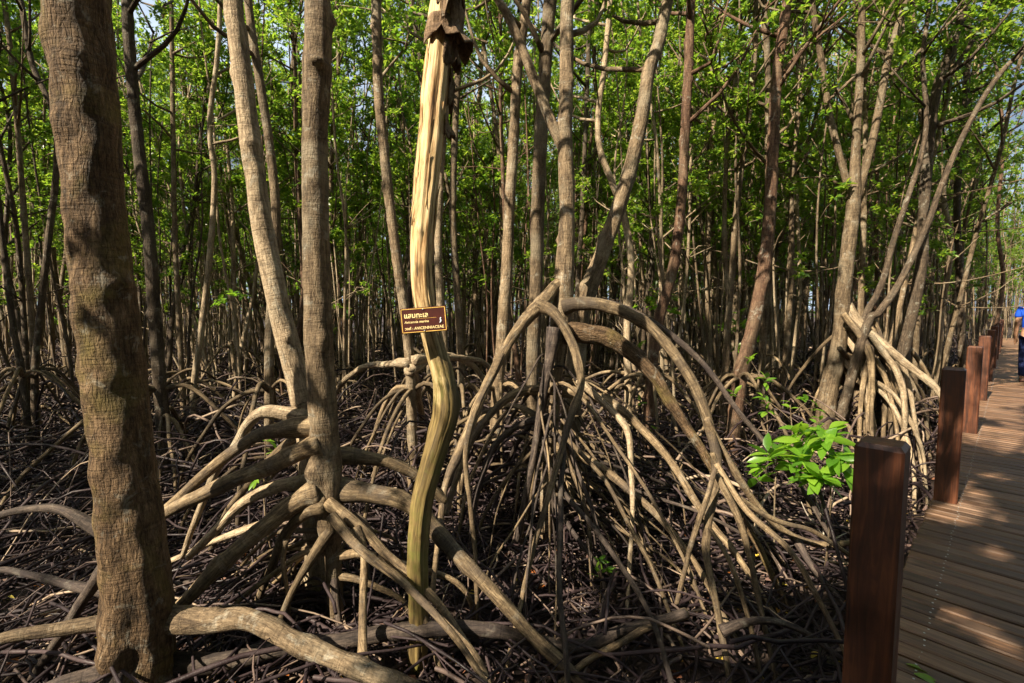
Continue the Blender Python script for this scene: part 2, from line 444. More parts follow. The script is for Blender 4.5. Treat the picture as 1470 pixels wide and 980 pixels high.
e1 = np.array([AX[0], AX[1], 0]); e2 = np.array([NX[0], NX[1], 0]); e3 = np.array([0, 0, 1.0])
def make_deck():
    mb = MB(); pitch = .105
    s = -7.0
    while s < 30:
        c = np.array([*(P0 + AX * s + NX * (DECK_L + DECK_W / 2)), DECK - .0175]) + e3 * rng.uniform(-.003, .003)
        jl = rng.uniform(-.006, .006)
        box(mb, c + e2 * jl, e2, e1, e3, DECK_W / 2, .0445 + rng.uniform(-.0022, .0015), .0175, .007, rng.random())
        s += pitch
    deck = mb.build('boardwalk', M['deck'], smooth=False)
    tag(deck, 'brown slatted wooden boardwalk receding between the mangroves', 'boardwalk', kind='structure')
    # screw heads in two rows
    sc = MB(); s = -7.0; th = np.arange(8) / 8 * 2 * math.pi
    while s < 16:
        for off in (.16, .19 + DECK_W / 2, DECK_W - .16):
            for ds in (-.022, .022):
                c = np.array([*(P0 + AX * (s + ds) + NX * (DECK_L + off + rng.uniform(-.006, .006))), DECK + .0025])
                ring = c + .0045 * (np.cos(th)[:, None] * e1 + np.sin(th)[:, None] * e2)
                sc.add(np.vstack([ring, np.repeat(c[None], 8, 0) + e3 * .0008]), [(i, (i + 1) % 8, 8 + (i + 1) % 8, 8 + i) for i in range(8)])
        s += pitch
    sc.build('screw_heads', M['steel'], deck)['kind'] = 'stuff'
    for off in (.05, DECK_W * .5, DECK_W - .05):
        bm = MB(); c = np.array([*(P0 + AX * 11.5 + NX * (DECK_L + off)), DECK - .115])
        box(bm, c, e1, e2, e3, 18.5, .035, .078, .003); bm.build('joist', M['deck'], deck, smooth=False)
    s = -6
    while s < 30:
        for off in (.06, DECK_W - .06):
            bm = MB(); c = np.array([*(P0 + AX * s + NX * (DECK_L + off)), .12])
            box(bm, c, e1, e2, e3, .055, .055, .34, .003); bm.build('support_pile', M['post'], deck, smooth=False)
        s += 2.815
make_deck()

POST_LABELS = [
    'big dark red-brown wooden post closest to the camera, sunlit patch near its top',
    'dark red-brown wooden post, second along the boardwalk edge, behind the big one',
    'almost black wooden post, third along the boardwalk edge',
    'orange-brown wooden post, fourth along the boardwalk edge',
    'small dark wooden post, fifth along the boardwalk edge',
    'small wooden post, sixth along the boardwalk edge',
    'tiny wooden post, seventh along the boardwalk edge',
    'tiny wooden post, eighth along the boardwalk edge near the walker',
    'tiny wooden post, ninth along the boardwalk edge']
def make_posts():
    first = None
    for i, lab in enumerate(POST_LABELS):
        p = P0 + STEP * i
        if first is None:
            mb = MB(); w = .0665
            # square post, chamfered arrises and a chamfered top
            ch = .008; lev = [(w, ch, -DECK), (w, ch, .985), (w - .012, ch * .6, 1.0)]
            V = []
            for (a, cc, z) in lev:
                for (x, y) in ((-a + cc, -a), (a - cc, -a), (a, -a + cc), (a, a - cc), (a - cc, a), (-a + cc, a), (-a, a - cc), (-a, -a + cc)):
                    V.append(e1 * x + e2 * y + e3 * z)
            Q = [(k * 8 + s, k * 8 + (s + 1) % 8, k * 8 + 8 + (s + 1) % 8, k * 8 + 8 + s) for k in (0, 1) for s in range(8)]
            Q += [(16, 17, 18, 19), (16, 19, 20, 23), (20, 21, 22, 23)]
            mb.add(V, Q); o = first = mb.build('boardwalk_post', M['post'], smooth=False)
        else:
            o = first.copy(); COL.objects.link(o)
        o.location = (p[0], p[1], DECK + .001); o.rotation_euler.z = math.radians(random.uniform(-2, 2))
        o.rotation_euler.x = math.radians(random.uniform(-.6, .6))
        tag(o, lab, 'post', 'posts along the boardwalk edge')
make_posts()

# ------------------------------------------------------------------ trees
SUN = unit(np.array([-.746, -.666, .885]))          # towards the sun
SU = unit(np.cross(SUN, np.array([0, 0, 1.0]))); SV = np.cross(SU, SUN)
GAPS = []                                           # (point, radius): openings of the canopy over these spots
def gap(p, r): GAPS.append((np.array([p @ SU, p @ SV]), r + .07))
def keep_light(C):
    if not GAPS: return np.ones(len(C), bool)
    a, b = C @ SU, C @ SV
    k = np.ones(len(C), bool)
    for (q, r) in GAPS:
        k &= ~(((a - q[0]) ** 2 + (b - q[1]) ** 2) < r * r)
    return k

def limbs_and_leaves(tr, cr, P, R, n_limb, lo, n_ros, spread=1.4, keep=None, leaf=1.0, sides=6):
    """limbs along the upper part of the stem P, then leaf whorls round their outer halves"""
    C, r = spline(P, R, .15); K = len(C)
    RP, RA = [], []
    for k in range(n_limb):
        f = lo + (1 - lo) * (k + rng.random()) / n_limb
        i = min(K - 2, int(f * (K - 1)))
        for attempt in range(10):
            az = rng.uniform(0, 6.28); up = rng.uniform(.35, 1.1)
            L = spread * rng.uniform(.55, 1.15) * (1.15 - .5 * f)
            d = unit(np.array([math.cos(az), math.sin(az), up]))
            p0 = C[i]; p1 = p0 + d * L * .5 + rng.normal(size=3) * .08; p2 = p0 + d * L + np.array([0, 0, L * .22]) + rng.normal(size=3) * .12
            if keep is None or not in_key(np.linspace(.1, 1, 8)[:, None] * (p2 - p0) + p0): break
        rr = min(r[i] * .6, .03)
        tube(tr, [p0, p1, p2], [rr, rr * .7, rr * .3], sides, .3, .0)
        tips = [(p1, p2)]
        for q in range(2):
            t0 = rng.uniform(.35, .8); b = p0 + (p2 - p0) * t0
            e = b + unit(d + rng.normal(size=3) * .8 + np.array([0, 0, .3])) * L * rng.uniform(.3, .55)
            tube(tr, [b, (b + e) / 2 + rng.normal(size=3) * .03, e], [rr * .45, rr * .3, rr * .18], 4, .4, .0)
            tips.append((b, e))
        for (a, b) in tips:
            m = max(1, int(n_ros / 3 * rng.uniform(.2, 1.8)))
            t = rng.uniform(.35, 1.08, (m, 1))
            RP.append(a + (b - a) * t + rng.normal(size=(m, 3)) * np.array([.12, .12, .09]) * spread / 1.4)
            RA.append(unit((b - a)[None] * .6 + np.array([0, 0, .5]) + rng.normal(size=(m, 3)) * .35))
    if not RP: return
    rosettes(cr, np.vstack(RP), np.vstack(RA), 9, .082 * leaf, .037 * leaf, keep)

def stem_path(H, lean, wob, n=7):
    z = np.linspace(-.1, H, n); ph = rng.uniform(0, 6.28, 4); az = rng.uniform(0, 6.28)
    x = lean * z * math.cos(az) + wob * (np.sin(z * .75 + ph[0]) - math.sin(ph[0])) + wob * .4 * np.sin(z * 2.1 + ph[1])
    y = lean * z * math.sin(az) + wob * (np.sin(z * .7 + ph[2]) - math.sin(ph[2])) + wob * .4 * np.sin(z * 1.9 + ph[3])
    return np.stack([x, y, z], -1)

def prop_root(p0, az, reach, r, tint, name='prop_root', parent=None, origin=(0, 0, 0), mt=None, sides=7, rise=None):
    for q in range(12):                               # roots never run out over the boardwalk
        o_, a_ = path_off(p0[0] + math.cos(az) * reach * 1.1 + 0, p0[1] + math.sin(az) * reach * 1.1)
        if -.3 < o_ < 2.4 and origin is not None and not isinstance(origin, tuple): az += .55
        else: break
    d = np.array([math.cos(az), math.sin(az), 0]); h = p0[2]
    side = np.array([-d[1], d[0], 0]) * rng.uniform(-.22, .22) * reach
    rise = rng.uniform(-.02, .1) * h if rise is None else rise
    pts = [p0, p0 + d * reach * .22 + np.array([0, 0, rise]), p0 + d * reach * .52 + side * .5 - np.array([0, 0, h * .2]),
           p0 + d * reach * .82 + side - np.array([0, 0, h * .58]), p0 + d * reach * rng.uniform(.95, 1.1) + side * 1.2 - np.array([0, 0, h + .12])]
    mb = MB(); tube(mb, pts, [r * 1.35, r * 1.05, r * .9, r * .8, r * .75], sides, .07, .06, 0, .012, tint, lump=.12)
    return mb.build(name, mt or M['root_bark'], parent, origin)

# --- the trees drawn one by one: pixel paths from the ground up, width in pixels, metres ahead
def trunk_from(pts, W, d, top, d_top=None):
    P, R = [], []
    n = len(pts)
    for i, (px, py) in enumerate(pts):
        dd = d if d_top is None else d + (d_top - d) * i / (n - 1)
        P.append(at(px, py, dd)); w = W[0] + (W[1] - W[0]) * i / (n - 1) if len(W) == 2 else W[i]
        R.append(wr(w, px, dd) * (.95 if d < 2.5 else .9 if d < 3.5 else .82))
    P, R = [np.array(p) for p in P], list(R)
    dr = P[1] - P[0]
    if P[0][2] > .02:                                # carry the stem down into the mud
        q = P[0].copy(); k = P[0][2] + .15
        dr = dr / max(.2, dr[2]); q = P[0] - np.array([dr[0] * .35, dr[1] * .35, 1]) * k
        P.insert(0, q); R.insert(0, R[0] * 1.12)
    dr = P[-1] - P[-2]; dr = dr / max(.25, np.linalg.norm(dr)); 
    z = P[-1][2]; k = 0
    dr = unit(dr * np.array([.8, .8, 1]))
    while z < top and k < 9:
        st = min(1.1, max(.5, top - z))
        dr = unit(dr + np.array([rng.normal() * .07, rng.normal() * .07, .12]))
        P.append(P[-1] + dr * st); R.append(max(.018, R[-1] * .86)); z = P[-1][2]; k += 1
    return np.array(P), np.array(R)

NAMED = []                                            # (x, y, photo column, short name)
def tree(name, label, pts, W, d, mt='bark', top=8.0, crown=True, roots=0, rh=(.35, 1.2), reach=(.5, 1.3), rr=(.014, .026), forks=(), knots=.2,
         sides=14, short=None, d_top=None, flute=None, group=None, step=.035, limbs=9, cat='tree'):
    P, R = trunk_from(pts, W, d, top, d_top)
    base = np.array([P[0][0], P[0][1], 0.0])
    root = empty(name, base); tag(root, label, cat, group)
    tr, cr = MB(), MB()
    tube(tr, P, R, sides, step, .045, knots, 0, .5, flute=flute)
    stems = [(P, R)]
    for (fp, fw) in forks:
        FP = [at(px, py, d) for px, py in fp]; FR = [.82 * wr(fw[0] + (fw[1] - fw[0]) * i / (len(fp) - 1), fp[i][0], d) for i in range(len(fp))]
        dr = unit(FP[-1] - FP[-2]); k = 0
        while FP[-1][2] < top - .6 and k < 6:
            dr = unit(dr + np.array([rng.normal() * .1, rng.normal() * .1, .15])); FP.append(FP[-1] + dr * .9); FR.append(max(.015, FR[-1] * .85)); k += 1
        tube(tr, FP, FR, max(8, sides - 4), .045, .045, knots, 0, .5); stems.append((np.array(FP), np.array(FR)))
    if crown:
        for (a, b) in stems:
            zlo = 4.3; f = np.clip((zlo - a[0][2]) / (a[-1][2] - a[0][2]), .3, .9)
            limbs_and_leaves(tr, cr, a, b, limbs, f, 30, 1.5, keep_light)
    tr.build('trunk', M[mt], root, base)
    if crown: cr.build('crown', M['leaf'], root, base)
    for k in range(roots):
        h = rng.uniform(*rh); i = int(np.argmin(np.abs(P[:, 2] - h))); j = min(i + 1, len(P) - 1); i = max(0, j - 1)
        t = np.clip((h - P[i][2]) / max(.01, P[j][2] - P[i][2]), 0, 1); p0 = P[i] + (P[j] - P[i]) * t
        prop_root(p0, k / roots * 6.28 + rng.uniform(-.4, .4), rng.uniform(*reach) * (.5 + .6 * h), rng.uniform(*rr), rng.uniform(.2, .9), 'prop_root', root, base)
    r0 = P[np.argmin(np.abs(P[:, 2] - 1.6))]
    NAMED.append((base[0], base[1], 735 + F * r0[0] / r0[1], short))
    return root, base, P

def R_(root, base, pts, w0, w1, d0, d1=None, mt='root_bark', tint=.6, name='prop_root', sides=10, lump=.1, wid=None, label=None, collar=1.4):
    """one root traced through the photo: pixel path, widths in pixels, metres ahead at its two ends"""
    pts = np.array(pts, float); n = len(pts)
    L = np.concatenate([[0], np.cumsum(np.linalg.norm(np.diff(pts, axis=0), axis=1))]); L /= L[-1]
    grounded = d1 is None
    if grounded: d1 = min(gd(pts[-1][1]), d0 + 1.5)
    P, R = [], []
    for (px, py), t, i in zip(pts, L, range(n)):
        d = d0 + (d1 - d0) * t; P.append(at(px, py, d))
        w = w0 + (w1 - w0) * t if wid is None else wid[i]
        R.append(wr(w, px, d) * .75)
    if collar:
        R[0] *= collar * 1.15 if wid is None else 1.12
        if wid is None: R[1] *= 1.08
    if grounded:
        dr = unit(P[-1] - P[-2]); dr[2] = min(dr[2], -.5)
        P.append(P[-1] + unit(dr) * .18); R.append(R[-1])
    mb = MB(); tube(mb, P, R, sides, .03, .085, .11, .006, tint, lump=lump * 1.3)
    o = mb.build(name, M[mt], root, base)
    if label: o['label'] = label
    return o

# gaps that let the sun reach the spots that are bright in the photo
for p, r in [(at(625, 150, 2.7), .16), (at(615, 250, 2.7), .14), (at(606, 340, 2.7), .13), (at(635, 60, 2.7), .16), (at(602, 420, 2.7), .1),
             (at(365, 260, 3.3), .14), (at(352, 120, 3.3), .16), (at(385, 390, 3.3), .14), (at(415, 500, 3.3), .14), (at(425, 595, 3.2), .16),
             (at(400, 690, 3.0), .15), (at(320, 640, 3.0), .12), (at(300, 790, 2.9), .1), (at(570, 850, 2.7), .14), (at(640, 930, 2.5), .12),
             (at(455, 150, 3.0), .12), (at(128, 150, 2.45), .05), (at(140, 190, 2.45), .04), (at(165, 770, 2.45), .03), (at(430, 930, 2.4), .16),
             (at(900, 445, 4.0), .16), (at(1000, 560, 3.5), .22), (at(1025, 700, 3.1), .26), (at(1060, 740, 3.2), .25), (at(1130, 760, 3.4), .25), (at(950, 640, 3.7), .2), (at(800, 640, 3.6), .16), (at(1080, 720, 3.3), .2),
             (at(1197, 630, 3.45), .34), (at(1150, 660, 3.7), .2), (at(1210, 450, 6.2), .25), (at(1290, 520, 5.6), .14), (at(1270, 600, 5.5), .1), (at(1320, 590, 5.4), .08),
             (at(590, 560, 5.0), .4), (at(530, 540, 5.0), .3), (at(790, 450, 4.1), .12), (at(720, 350, 5.2), .2),
             (at(1433, 798, gd(798, DECK)), .05), (at(1415, 912, gd(912, DECK)), .06), (at(1450, 935, gd(935, DECK)), .05), (at(1367, 732, gd(732, DECK)), .03), (at(1425, 685, gd(685, DECK)), .04), (at(1345, 865, gd(865, DECK)), .05), (at(1262, 672, 1.55), .03),
             (at(1450, 575, gd(575, DECK)), .12), (at(1440, 545, 9.0), .15), (at(1440, 620, gd(620, DECK)), .04), (at(1110, 440, 6), .25), (at(760, 530, 5.5), .4), (at(660, 540, 6), .4)]:
    gap(p, r)

# and openings scattered over the rest of the canopy
KEY = list(GAPS)
def in_key(Q, f=.6):
    a, b = Q @ SU, Q @ SV
    return any((((a - q[0]) ** 2 + (b - q[1]) ** 2) < (r * f) ** 2).any() for q, r in KEY)
def random_gaps():
    a0, b0 = [], []
    for x in (-7, 10):
        for y in (1, 11):
            for z in (0, 3):
                p = np.array([x, y, z]); a0.append(p @ SU); b0.append(p @ SV)
    A = (max(a0) - min(a0)) * (max(b0) - min(b0)); n = int(A * GAP_DENS)
    for k in range(n):
        a, b = rng.uniform(min(a0), max(a0)), rng.uniform(min(b0), max(b0)); p = a * SU + b * SV; p = p + SUN * (DECK - p[2]) / SUN[2]
        o, _ = path_off(p[0], p[1])
        if -.3 < o < 2.1 and rng.random() < .75: continue
        GAPS.append((np.array([a, b]), float(np.clip(rng.lognormal(-2.1, .6), .05, .5) + .06)))
GAP_DENS = 2.6
random_gaps()
for k in range(110):                                  # wider openings over the floor further back
    y = rng.uniform(4.6, 13); gap(np.array([y * rng.uniform(-.95, .95), y, rng.uniform(.1, .5)]), rng.uniform(.15, .55))
for k in range(60):
    y = rng.uniform(2.6, 6); gap(np.array([y * rng.uniform(-.9, .8), y, rng.uniform(.05, .6)]), rng.uniform(.03, .16))
for py, px in ((520, 625), (600, 632), (560, 640), (680, 612), (740, 604)): gap(at(px, py, 2.66), .11)

# T1: the thick brown trunk on the left
def flute1(s, th):
    base = np.exp(-(s / .75) ** 2)[:, None]
    f = base * (.18 * np.cos(3 * th[None, :] + .6) + .12 * np.cos(5 * th[None, :] + 2) + .1)
    d1 = (th - 5.9 + math.pi) % (2 * math.pi) - math.pi                   # long groove down the front
    f = f - .24 * np.exp(-(d1 / .2) ** 2)[None, :] * np.clip(1.5 - s / .95, 0, 1)[:, None]
    return f
t1, b1, _ = tree('mangrove_tree', 'thickest brown trunk, mossy and knotted, standing closest to the camera',
     [(198, 1000), (199, 930), (200, 860), (192, 780), (182, 700), (173, 620), (163, 530), (153, 450), (145, 380), (135, 280), (128, 180), (118, 90), (110, 0)],
     [128, 116, 112, 108, 106, 103, 103, 104, 100, 96, 100, 104, 110], 2.45, 'bark_brown', 8.5, knots=.065, sides=36, step=.018, flute=flute1, short='brown trunk')
R_(t1, b1, [(196, 890), (300, 890), (355, 888), (430, 925), (520, 962), (600, 992)], 52, 36, 2.52, 2.2, tint=.5, sides=16, mt='bark', label='thick lit root running to the right')
R_(t1, b1, [(190, 885), (130, 895), (70, 905), (0, 918), (-70, 950)], 40, 30, 2.42, 2.2, tint=.3, sides=14, mt='bark')
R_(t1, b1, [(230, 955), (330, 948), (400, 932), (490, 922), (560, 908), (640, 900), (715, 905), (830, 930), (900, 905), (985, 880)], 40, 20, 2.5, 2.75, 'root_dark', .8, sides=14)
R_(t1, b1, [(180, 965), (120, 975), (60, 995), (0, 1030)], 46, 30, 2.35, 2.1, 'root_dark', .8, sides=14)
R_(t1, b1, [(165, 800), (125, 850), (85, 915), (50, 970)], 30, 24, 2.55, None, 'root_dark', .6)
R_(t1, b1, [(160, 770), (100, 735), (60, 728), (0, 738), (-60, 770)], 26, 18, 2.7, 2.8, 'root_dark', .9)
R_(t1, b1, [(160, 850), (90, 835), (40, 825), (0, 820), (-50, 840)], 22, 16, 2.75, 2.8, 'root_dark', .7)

# T2: grey trunk with the big stilt roots
t2, b2, _ = tree('mangrove_tree', 'straight grey trunk on big stilt roots, between the thick brown trunk and the sign',
     [(478, 800), (474, 760), (470, 715), (468, 670), (465, 620), (462, 560), (458, 500), (455, 400), (453, 300), (452, 200), (455, 100), (456, 0)],
     [26, 40, 56, 54, 50, 47, 45, 45, 42, 41, 45, 40], 3.0, 'bark', 8.5, knots=.2, sides=26, step=.02, short='grey trunk')
R2 = lambda *a, **k: R_(t2, b2, *a, **k)
R2([(462, 610), (400, 618), (365, 628), (300, 675), (235, 735), (190, 790)], 30, 22, 3.0, 2.9, tint=.75, sides=14)
R2([(462, 635), (435, 645), (380, 672), (300, 705), (225, 745), (150, 810)], 38, 26, 2.97, 2.75, tint=.5, sides=14)
R2([(460, 690), (440, 690), (390, 703), (350, 722), (318, 752), (270, 800)], 30, 17, 3.05, 3.1, tint=.9, sides=12, mt='bark_pale')
R2([(460, 705), (430, 718), (370, 765), (320, 805), (265, 862), (230, 900)], 42, 30, 2.95, 2.7, tint=.5, sides=14)
R2([(470, 725), (440, 735), (410, 765), (390, 810), (368, 870), (360, 890)], 26, 13, 2.9, None, tint=.35)
R2([(475, 700), (540, 712), (590, 727), (640, 775), (720, 862), (770, 920), (840, 985)], 36, 22, 3.05, 2.5, tint=.45, sides=14)
R2([(475, 655), (540, 657), (590, 676), (640, 720)], 26, 18, 3.15, 3.3, tint=.35)
R2([(475, 740), (520, 790), (590, 845), (650, 910), (700, 985)], 19, 12, 2.76, 2.3, tint=.55, collar=1.1)
R2([(470, 722), (500, 745), (560, 800), (620, 855), (680, 935), (705, 985)], 22, 12, 2.9, 2.45, tint=.7, collar=1.2)
R2([(510, 758), (523, 790), (522, 860), (522, 920), (521, 955), (520, 1000)], 18, 26, 2.8, 2.3, tint=.7, wid=[20, 15, 16, 19, 34, 24])
R2([(465, 725), (410, 740), (340, 765), (245, 805)], 22, 12, 3.2, 3.3, tint=.8, mt='bark_pale')
R2([(475, 760), (430, 830), (400, 900), (395, 950)], 16, 12, 2.95, None, tint=.4)
R2([(478, 780), (482, 850), (492, 930)], 16, 12, 3.05, None, 'root_dark', .7)
R2([(470, 790), (430, 800), (380, 845), (320, 870)], 14, 9, 3.25, None, tint=.9)
R2([(470, 770), (400, 795), (300, 830), (250, 840)], 14, 9, 3.4, None, 'root_dark', .9)
R2([(410, 775), (405, 810), (412, 860), (420, 930)], 9, 9, 2.85, None, tint=.8)
for k in range(12):
    prop_root(b2 + np.array([0, 0, rng.uniform(.35, .9)]), rng.uniform(-.5, 3.6), rng.uniform(.5, 1.2), rng.uniform(.012, .024), rng.uniform(.2, .9), 'prop_root', t2, b2)

# T2b: the pale leaning trunk behind it
t2b, b2b, _ = tree('mangrove_tree', 'pale sunlit trunk leaning away behind the straight grey trunk',
     [(440, 610), (434, 575), (424, 530), (405, 460), (392, 400), (376, 320), (362, 220), (351, 130), (341, 50), (335, 0)], [36, 40, 38, 38, 37, 35, 34, 33, 32, 30], 3.25, 'bark_pale', 8.5,
     knots=.2, sides=24, step=.02, short='pale trunk')
R_(t2b, b2b, [(442, 600), (410, 594), (378, 593), (356, 610), (335, 645), (310, 672), (285, 735), (262, 800)], 32, 14, 3.2, 3.25, 'bark_pale', .6, sides=14, wid=[34, 31, 28, 22, 20, 18, 15, 13])
R_(t2b, b2b, [(440, 620), (400, 650), (360, 690), (325, 735), (300, 800)], 18, 14, 3.35, None, tint=.3)

# T3: the peeled trunk that carries the sign
def flute3(s, th):
    tw = .5 * np.sin(s[:, None] * 1.4); t = th[None, :] + tw
    return .05 * np.sin(5 * t + .5) + .045 * np.sin(9 * t + 1.7 * np.sin(s[:, None] * 2.3)) + .03 * np.sin(15 * t + 2 * np.sin(s[:, None] * 3.1))
t3, b3, P3 = tree('peeled_tree', 'peeling yellow tree trunk of bare split wood carrying the brown sign',
     [(598, 960), (600, 900), (601, 850), (600, 790), (606, 720), (618, 670), (630, 630), (641, 585), (636, 540), (625, 500), (612, 450), (605, 400), (606, 340), (612, 270), (619, 195), (626, 120), (634, 50), (640, 0)],
     [32, 32, 33, 35, 36, 36, 38, 42, 34, 31, 33, 33, 34, 36, 38, 39, 38, 42], 2.66, 'bare', 6.5, crown=False, knots=.07, sides=40, step=.018, short='sign trunk', d_top=2.72, flute=flute3)
def flap(y0, y1, a0, a1, lift, flare, ragged=.1, name='bark_flake'):
    """a torn sheet of bark round the stem from pixel row y0 down to y1, between the angles a0..a1 (0 faces the camera), lifting away at its lower edge"""
    rows = [p for p in P3]; n, k = 10, 16
    def centre(py):
        zc = [735 + 0 * p[0] for p in rows]
        px = np.interp(py, [0, 50, 120, 195, 270], [640, 634, 626, 619, 612]); return at(px, py, 2.72)
    V = []
    jag = rng.normal(size=k) * ragged
    for i in range(n):
        v = i / (n - 1)
        for j in range(k):
            u = j / (k - 1); a = math.radians(a0 + (a1 - a0) * u)
            vv = v * (1 + jag[j] * (v > .5)) ; py = y0 + (y1 - y0) * vv
            c = centre(py); w = unit(np.array([-c[0], -c[1], 0])); rt = np.array([-w[1], w[0], 0])
            r = .083 + lift + flare * v ** 2.2 * (.08 + .92 * min(1.0, u / .7) ** 1.5) + rng.normal() * .0025 + .008 * math.sin(u * 9 + v * 3)
            V.append(c + (w * math.cos(a) + rt * math.sin(a)) * r)
    Q = [(i * k + j, i * k + j + 1, (i + 1) * k + j + 1, (i + 1) * k + j) for i in range(n - 1) for j in range(k - 1)]
    mb = MB(); mb.add(V, Q, np.array(V)); o = mb.build(name, M['flake'], t3, b3)
    md = o.modifiers.new('thick', 'SOLIDIFY'); md.thickness = .007; md.offset = 0
flap(-60, 42, -8, 150, .0, .025, .12)
flap(30, 68, -62, 125, .002, .095, .16)
flap(60, 92, 15, 130, -.004, .05, .2)
flap(-40, 14, -30, 60, .012, .04, .2)
flap(166, 196, 55, 120, -.004, .055, .15)
flap(100, 145, 62, 110, -.004, .022, .3)

for k in range(9):                                    # split strips standing off the bare wood
    y0 = rng.uniform(60, 330); y1 = y0 + rng.uniform(60, 190); a = math.radians(rng.uniform(-70, 80)); Q = []
    for q in range(6):
        py = y0 + (y1 - y0) * q / 5; px = np.interp(py, [0, 50, 120, 195, 270, 340, 400, 450], [640, 634, 626, 619, 612, 606, 605, 612]); c = at(px, py, 2.72)
        w_ = unit(np.array([-c[0], -c[1], 0])); rt = np.array([-w_[1], w_[0], 0]); Q.append(c + (w_ * math.cos(a) + rt * math.sin(a)) * (.07 + .012 * (q in (0, 5)) + rng.normal() * .001))
    mb = MB(); tube(mb, Q, [.002, .006, .008, .007, .005, .002], 6, .05, .15); mb.build('wood_splinter', M['bare'], t3, b3)

# the sign
def make_sign():
    d = 2.545
    c = at(608.5, 459, d); right = unit(at(640, 456, d + .01) - at(576, 461, d - .005)); 
    nrm = unit(np.cross(right, np.array([0, .06, 1.0]))); up = np.cross(nrm, right) * -1
    up = unit(np.cross(right, -nrm)) if up[2] < 0 else unit(up)
    nrm = unit(np.cross(right, up))
    if nrm[1] > 0: nrm = -nrm
    W, H = np.linalg.norm(at(640.5, 456, d) - at(575.5, 461, d)), .134
    root = empty('species_sign', c); tag(root, 'small dark red sign with yellow border and Thai lettering on the peeling trunk', 'sign')
    bd = MB(); box(bd, c, right, up, nrm, W / 2, H / 2, .006, .002); bd.build('board', M['sign_board'], root, c, smooth=False)
    fr = MB(); b = .0035; ins = .006
    for (cx, cy, hx, hy) in ((0, H / 2 - ins, W / 2 - ins, b / 2), (0, -H / 2 + ins, W / 2 - ins, b / 2), (-W / 2 + ins, 0, b / 2, H / 2 - ins - b / 2), (W / 2 - ins, 0, b / 2, H / 2 - ins - b / 2)):
        box(fr, c + right * cx + up * cy + nrm * .0066, right, up, nrm, hx, hy, .0009, .0003)
    fr.build('border', M['sign_yellow'], root, c, smooth=False)
    Mx = Matrix(((right[0], up[0], nrm[0], 0), (right[1], up[1], nrm[1], 0), (right[2], up[2], nrm[2], 0), (0, 0, 0, 1)))
    dg = bpy.context.evaluated_depsgraph_get
    for body, x, y, size, shear, mt, ex in (('\u0e41\u0e2a\u0e21\u0e17\u0e30\u0e40\u0e25', -W / 2 + .018, H / 2 - .052, .036, 0, 'sign_letter', .0007), ('Avicennia marina', -W / 2 + .018, -.013, .0185, .25, 'sign_letter', .0002),
                       ('\u0e27\u0e07\u0e28\u0e4c : AVICENNIACEAE', -W / 2 + .018, -H / 2 + .019, .0205, 0, 'sign_letter', .0003)):
        cu = bpy.data.curves.new('lettering', 'FONT'); cu.body = body; cu.size = size; cu.shear = shear; cu.extrude = .0005; cu.offset = ex; cu.resolution_u = 3
        tmp = bpy.data.objects.new('lettering', cu); COL.objects.link(tmp)
        bpy.context.view_layer.update()
        me = bpy.data.meshes.new_from_object(tmp.evaluated_get(dg()))
        bpy.data.objects.remove(tmp)
        wmax = W - .034
        if len(me.vertices):
            co = np.zeros(len(me.vertices) * 3); me.vertices.foreach_get('co', co); co = co.reshape(-1, 3)
            if co[:, 0].max() > wmax: co[:, 0] *= wmax / co[:, 0].max()
            me.vertices.foreach_set('co', co.ravel())
        me.transform(Matrix.Translation((x, y, .0072))); me.transform(Mx)
        me.materials.clear(); me.materials.append(M[mt]); me.update()
        link('lettering', me, root)
    # thin rule under the Thai name, and the small pale emblem
    ru = MB(); box(ru, c + right * .012 + up * .0085 + nrm * .0064, right, up, nrm, .055, .0006, .0007, .0002); ru.build('rule_line', M['sign_yellow'], root, c, smooth=False)
    for q in (-.47, .47):
        nl = MB(); tube(nl, [c + up * H * q * .9 + nrm * .004, c + up * H * q * .9 + nrm * .011], [.003, .003], 8, .01, 0); nl.build('nail', M['steel'], root, c)
    em = MB(); tube(em, [c + right * (W / 2 - .034) + up * q + right * w + nrm * .0075 for q, w in ((-.022, -.004), (-.012, .004), (-.002, .001), (.006, .005))], [.002, .005, .003, .0045], 6, .004, 0)
    em.build('emblem', M['sign_white'], root, c)
make_sign()

# T4: the tree on tall arching stilt roots
t4, b4, _ = tree('mangrove_tree', 'tall trunk raised on wide arching stilt roots right of the sign, with a side limb',
     [(786, 690), (790, 640), (795, 560), (800, 500), (806, 450), (810, 400), (814, 300), (811, 200), (812, 150), (814, 70), (815, 0)], [26, 25, 25, 28, 36, 34, 27, 26, 24, 23, 22], 4.2, 'bark', 9, knots=.21, sides=22, step=.025,
     forks=[([(810, 215), (798, 190), (775, 135), (750, 70), (730, 25), (715, 0)], (20, 13))], short='arched roots')
R4 = lambda *a, **k: R_(t4, b4, *a, **k)
R4([(812, 398), (795, 412), (775, 437), (740, 478), (705, 540), (672, 615), (656, 655), (640, 700), (628, 790), (620, 860)], 26, 12, 4.2, 2.95, tint=.5, sides=14, wid=[15, 22, 28, 20, 19, 18, 20, 14, 11, 10])
R4([(772, 437), (795, 450), (818, 488), (833, 530), (834, 560), (822, 592), (802, 660), (772, 760), (745, 880), (728, 960)], 20, 9, 4.05, None, tint=.65, sides=12, wid=[24, 20, 17, 16, 14, 15, 12, 11, 9, 8])
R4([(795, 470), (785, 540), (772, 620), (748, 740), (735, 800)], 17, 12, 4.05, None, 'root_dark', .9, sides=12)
R4([(810, 440), (835, 436), (880, 441), (930, 465), (970, 510), (1000, 565), (1022, 630), (1028, 680), (1018, 760), (1016, 800), (1032, 890), (1045, 975)], 28, 20, 4.15, None, tint=.6, sides=14, wid=[30, 26, 24, 22, 21, 22, 20, 22, 17, 16, 14, 13])
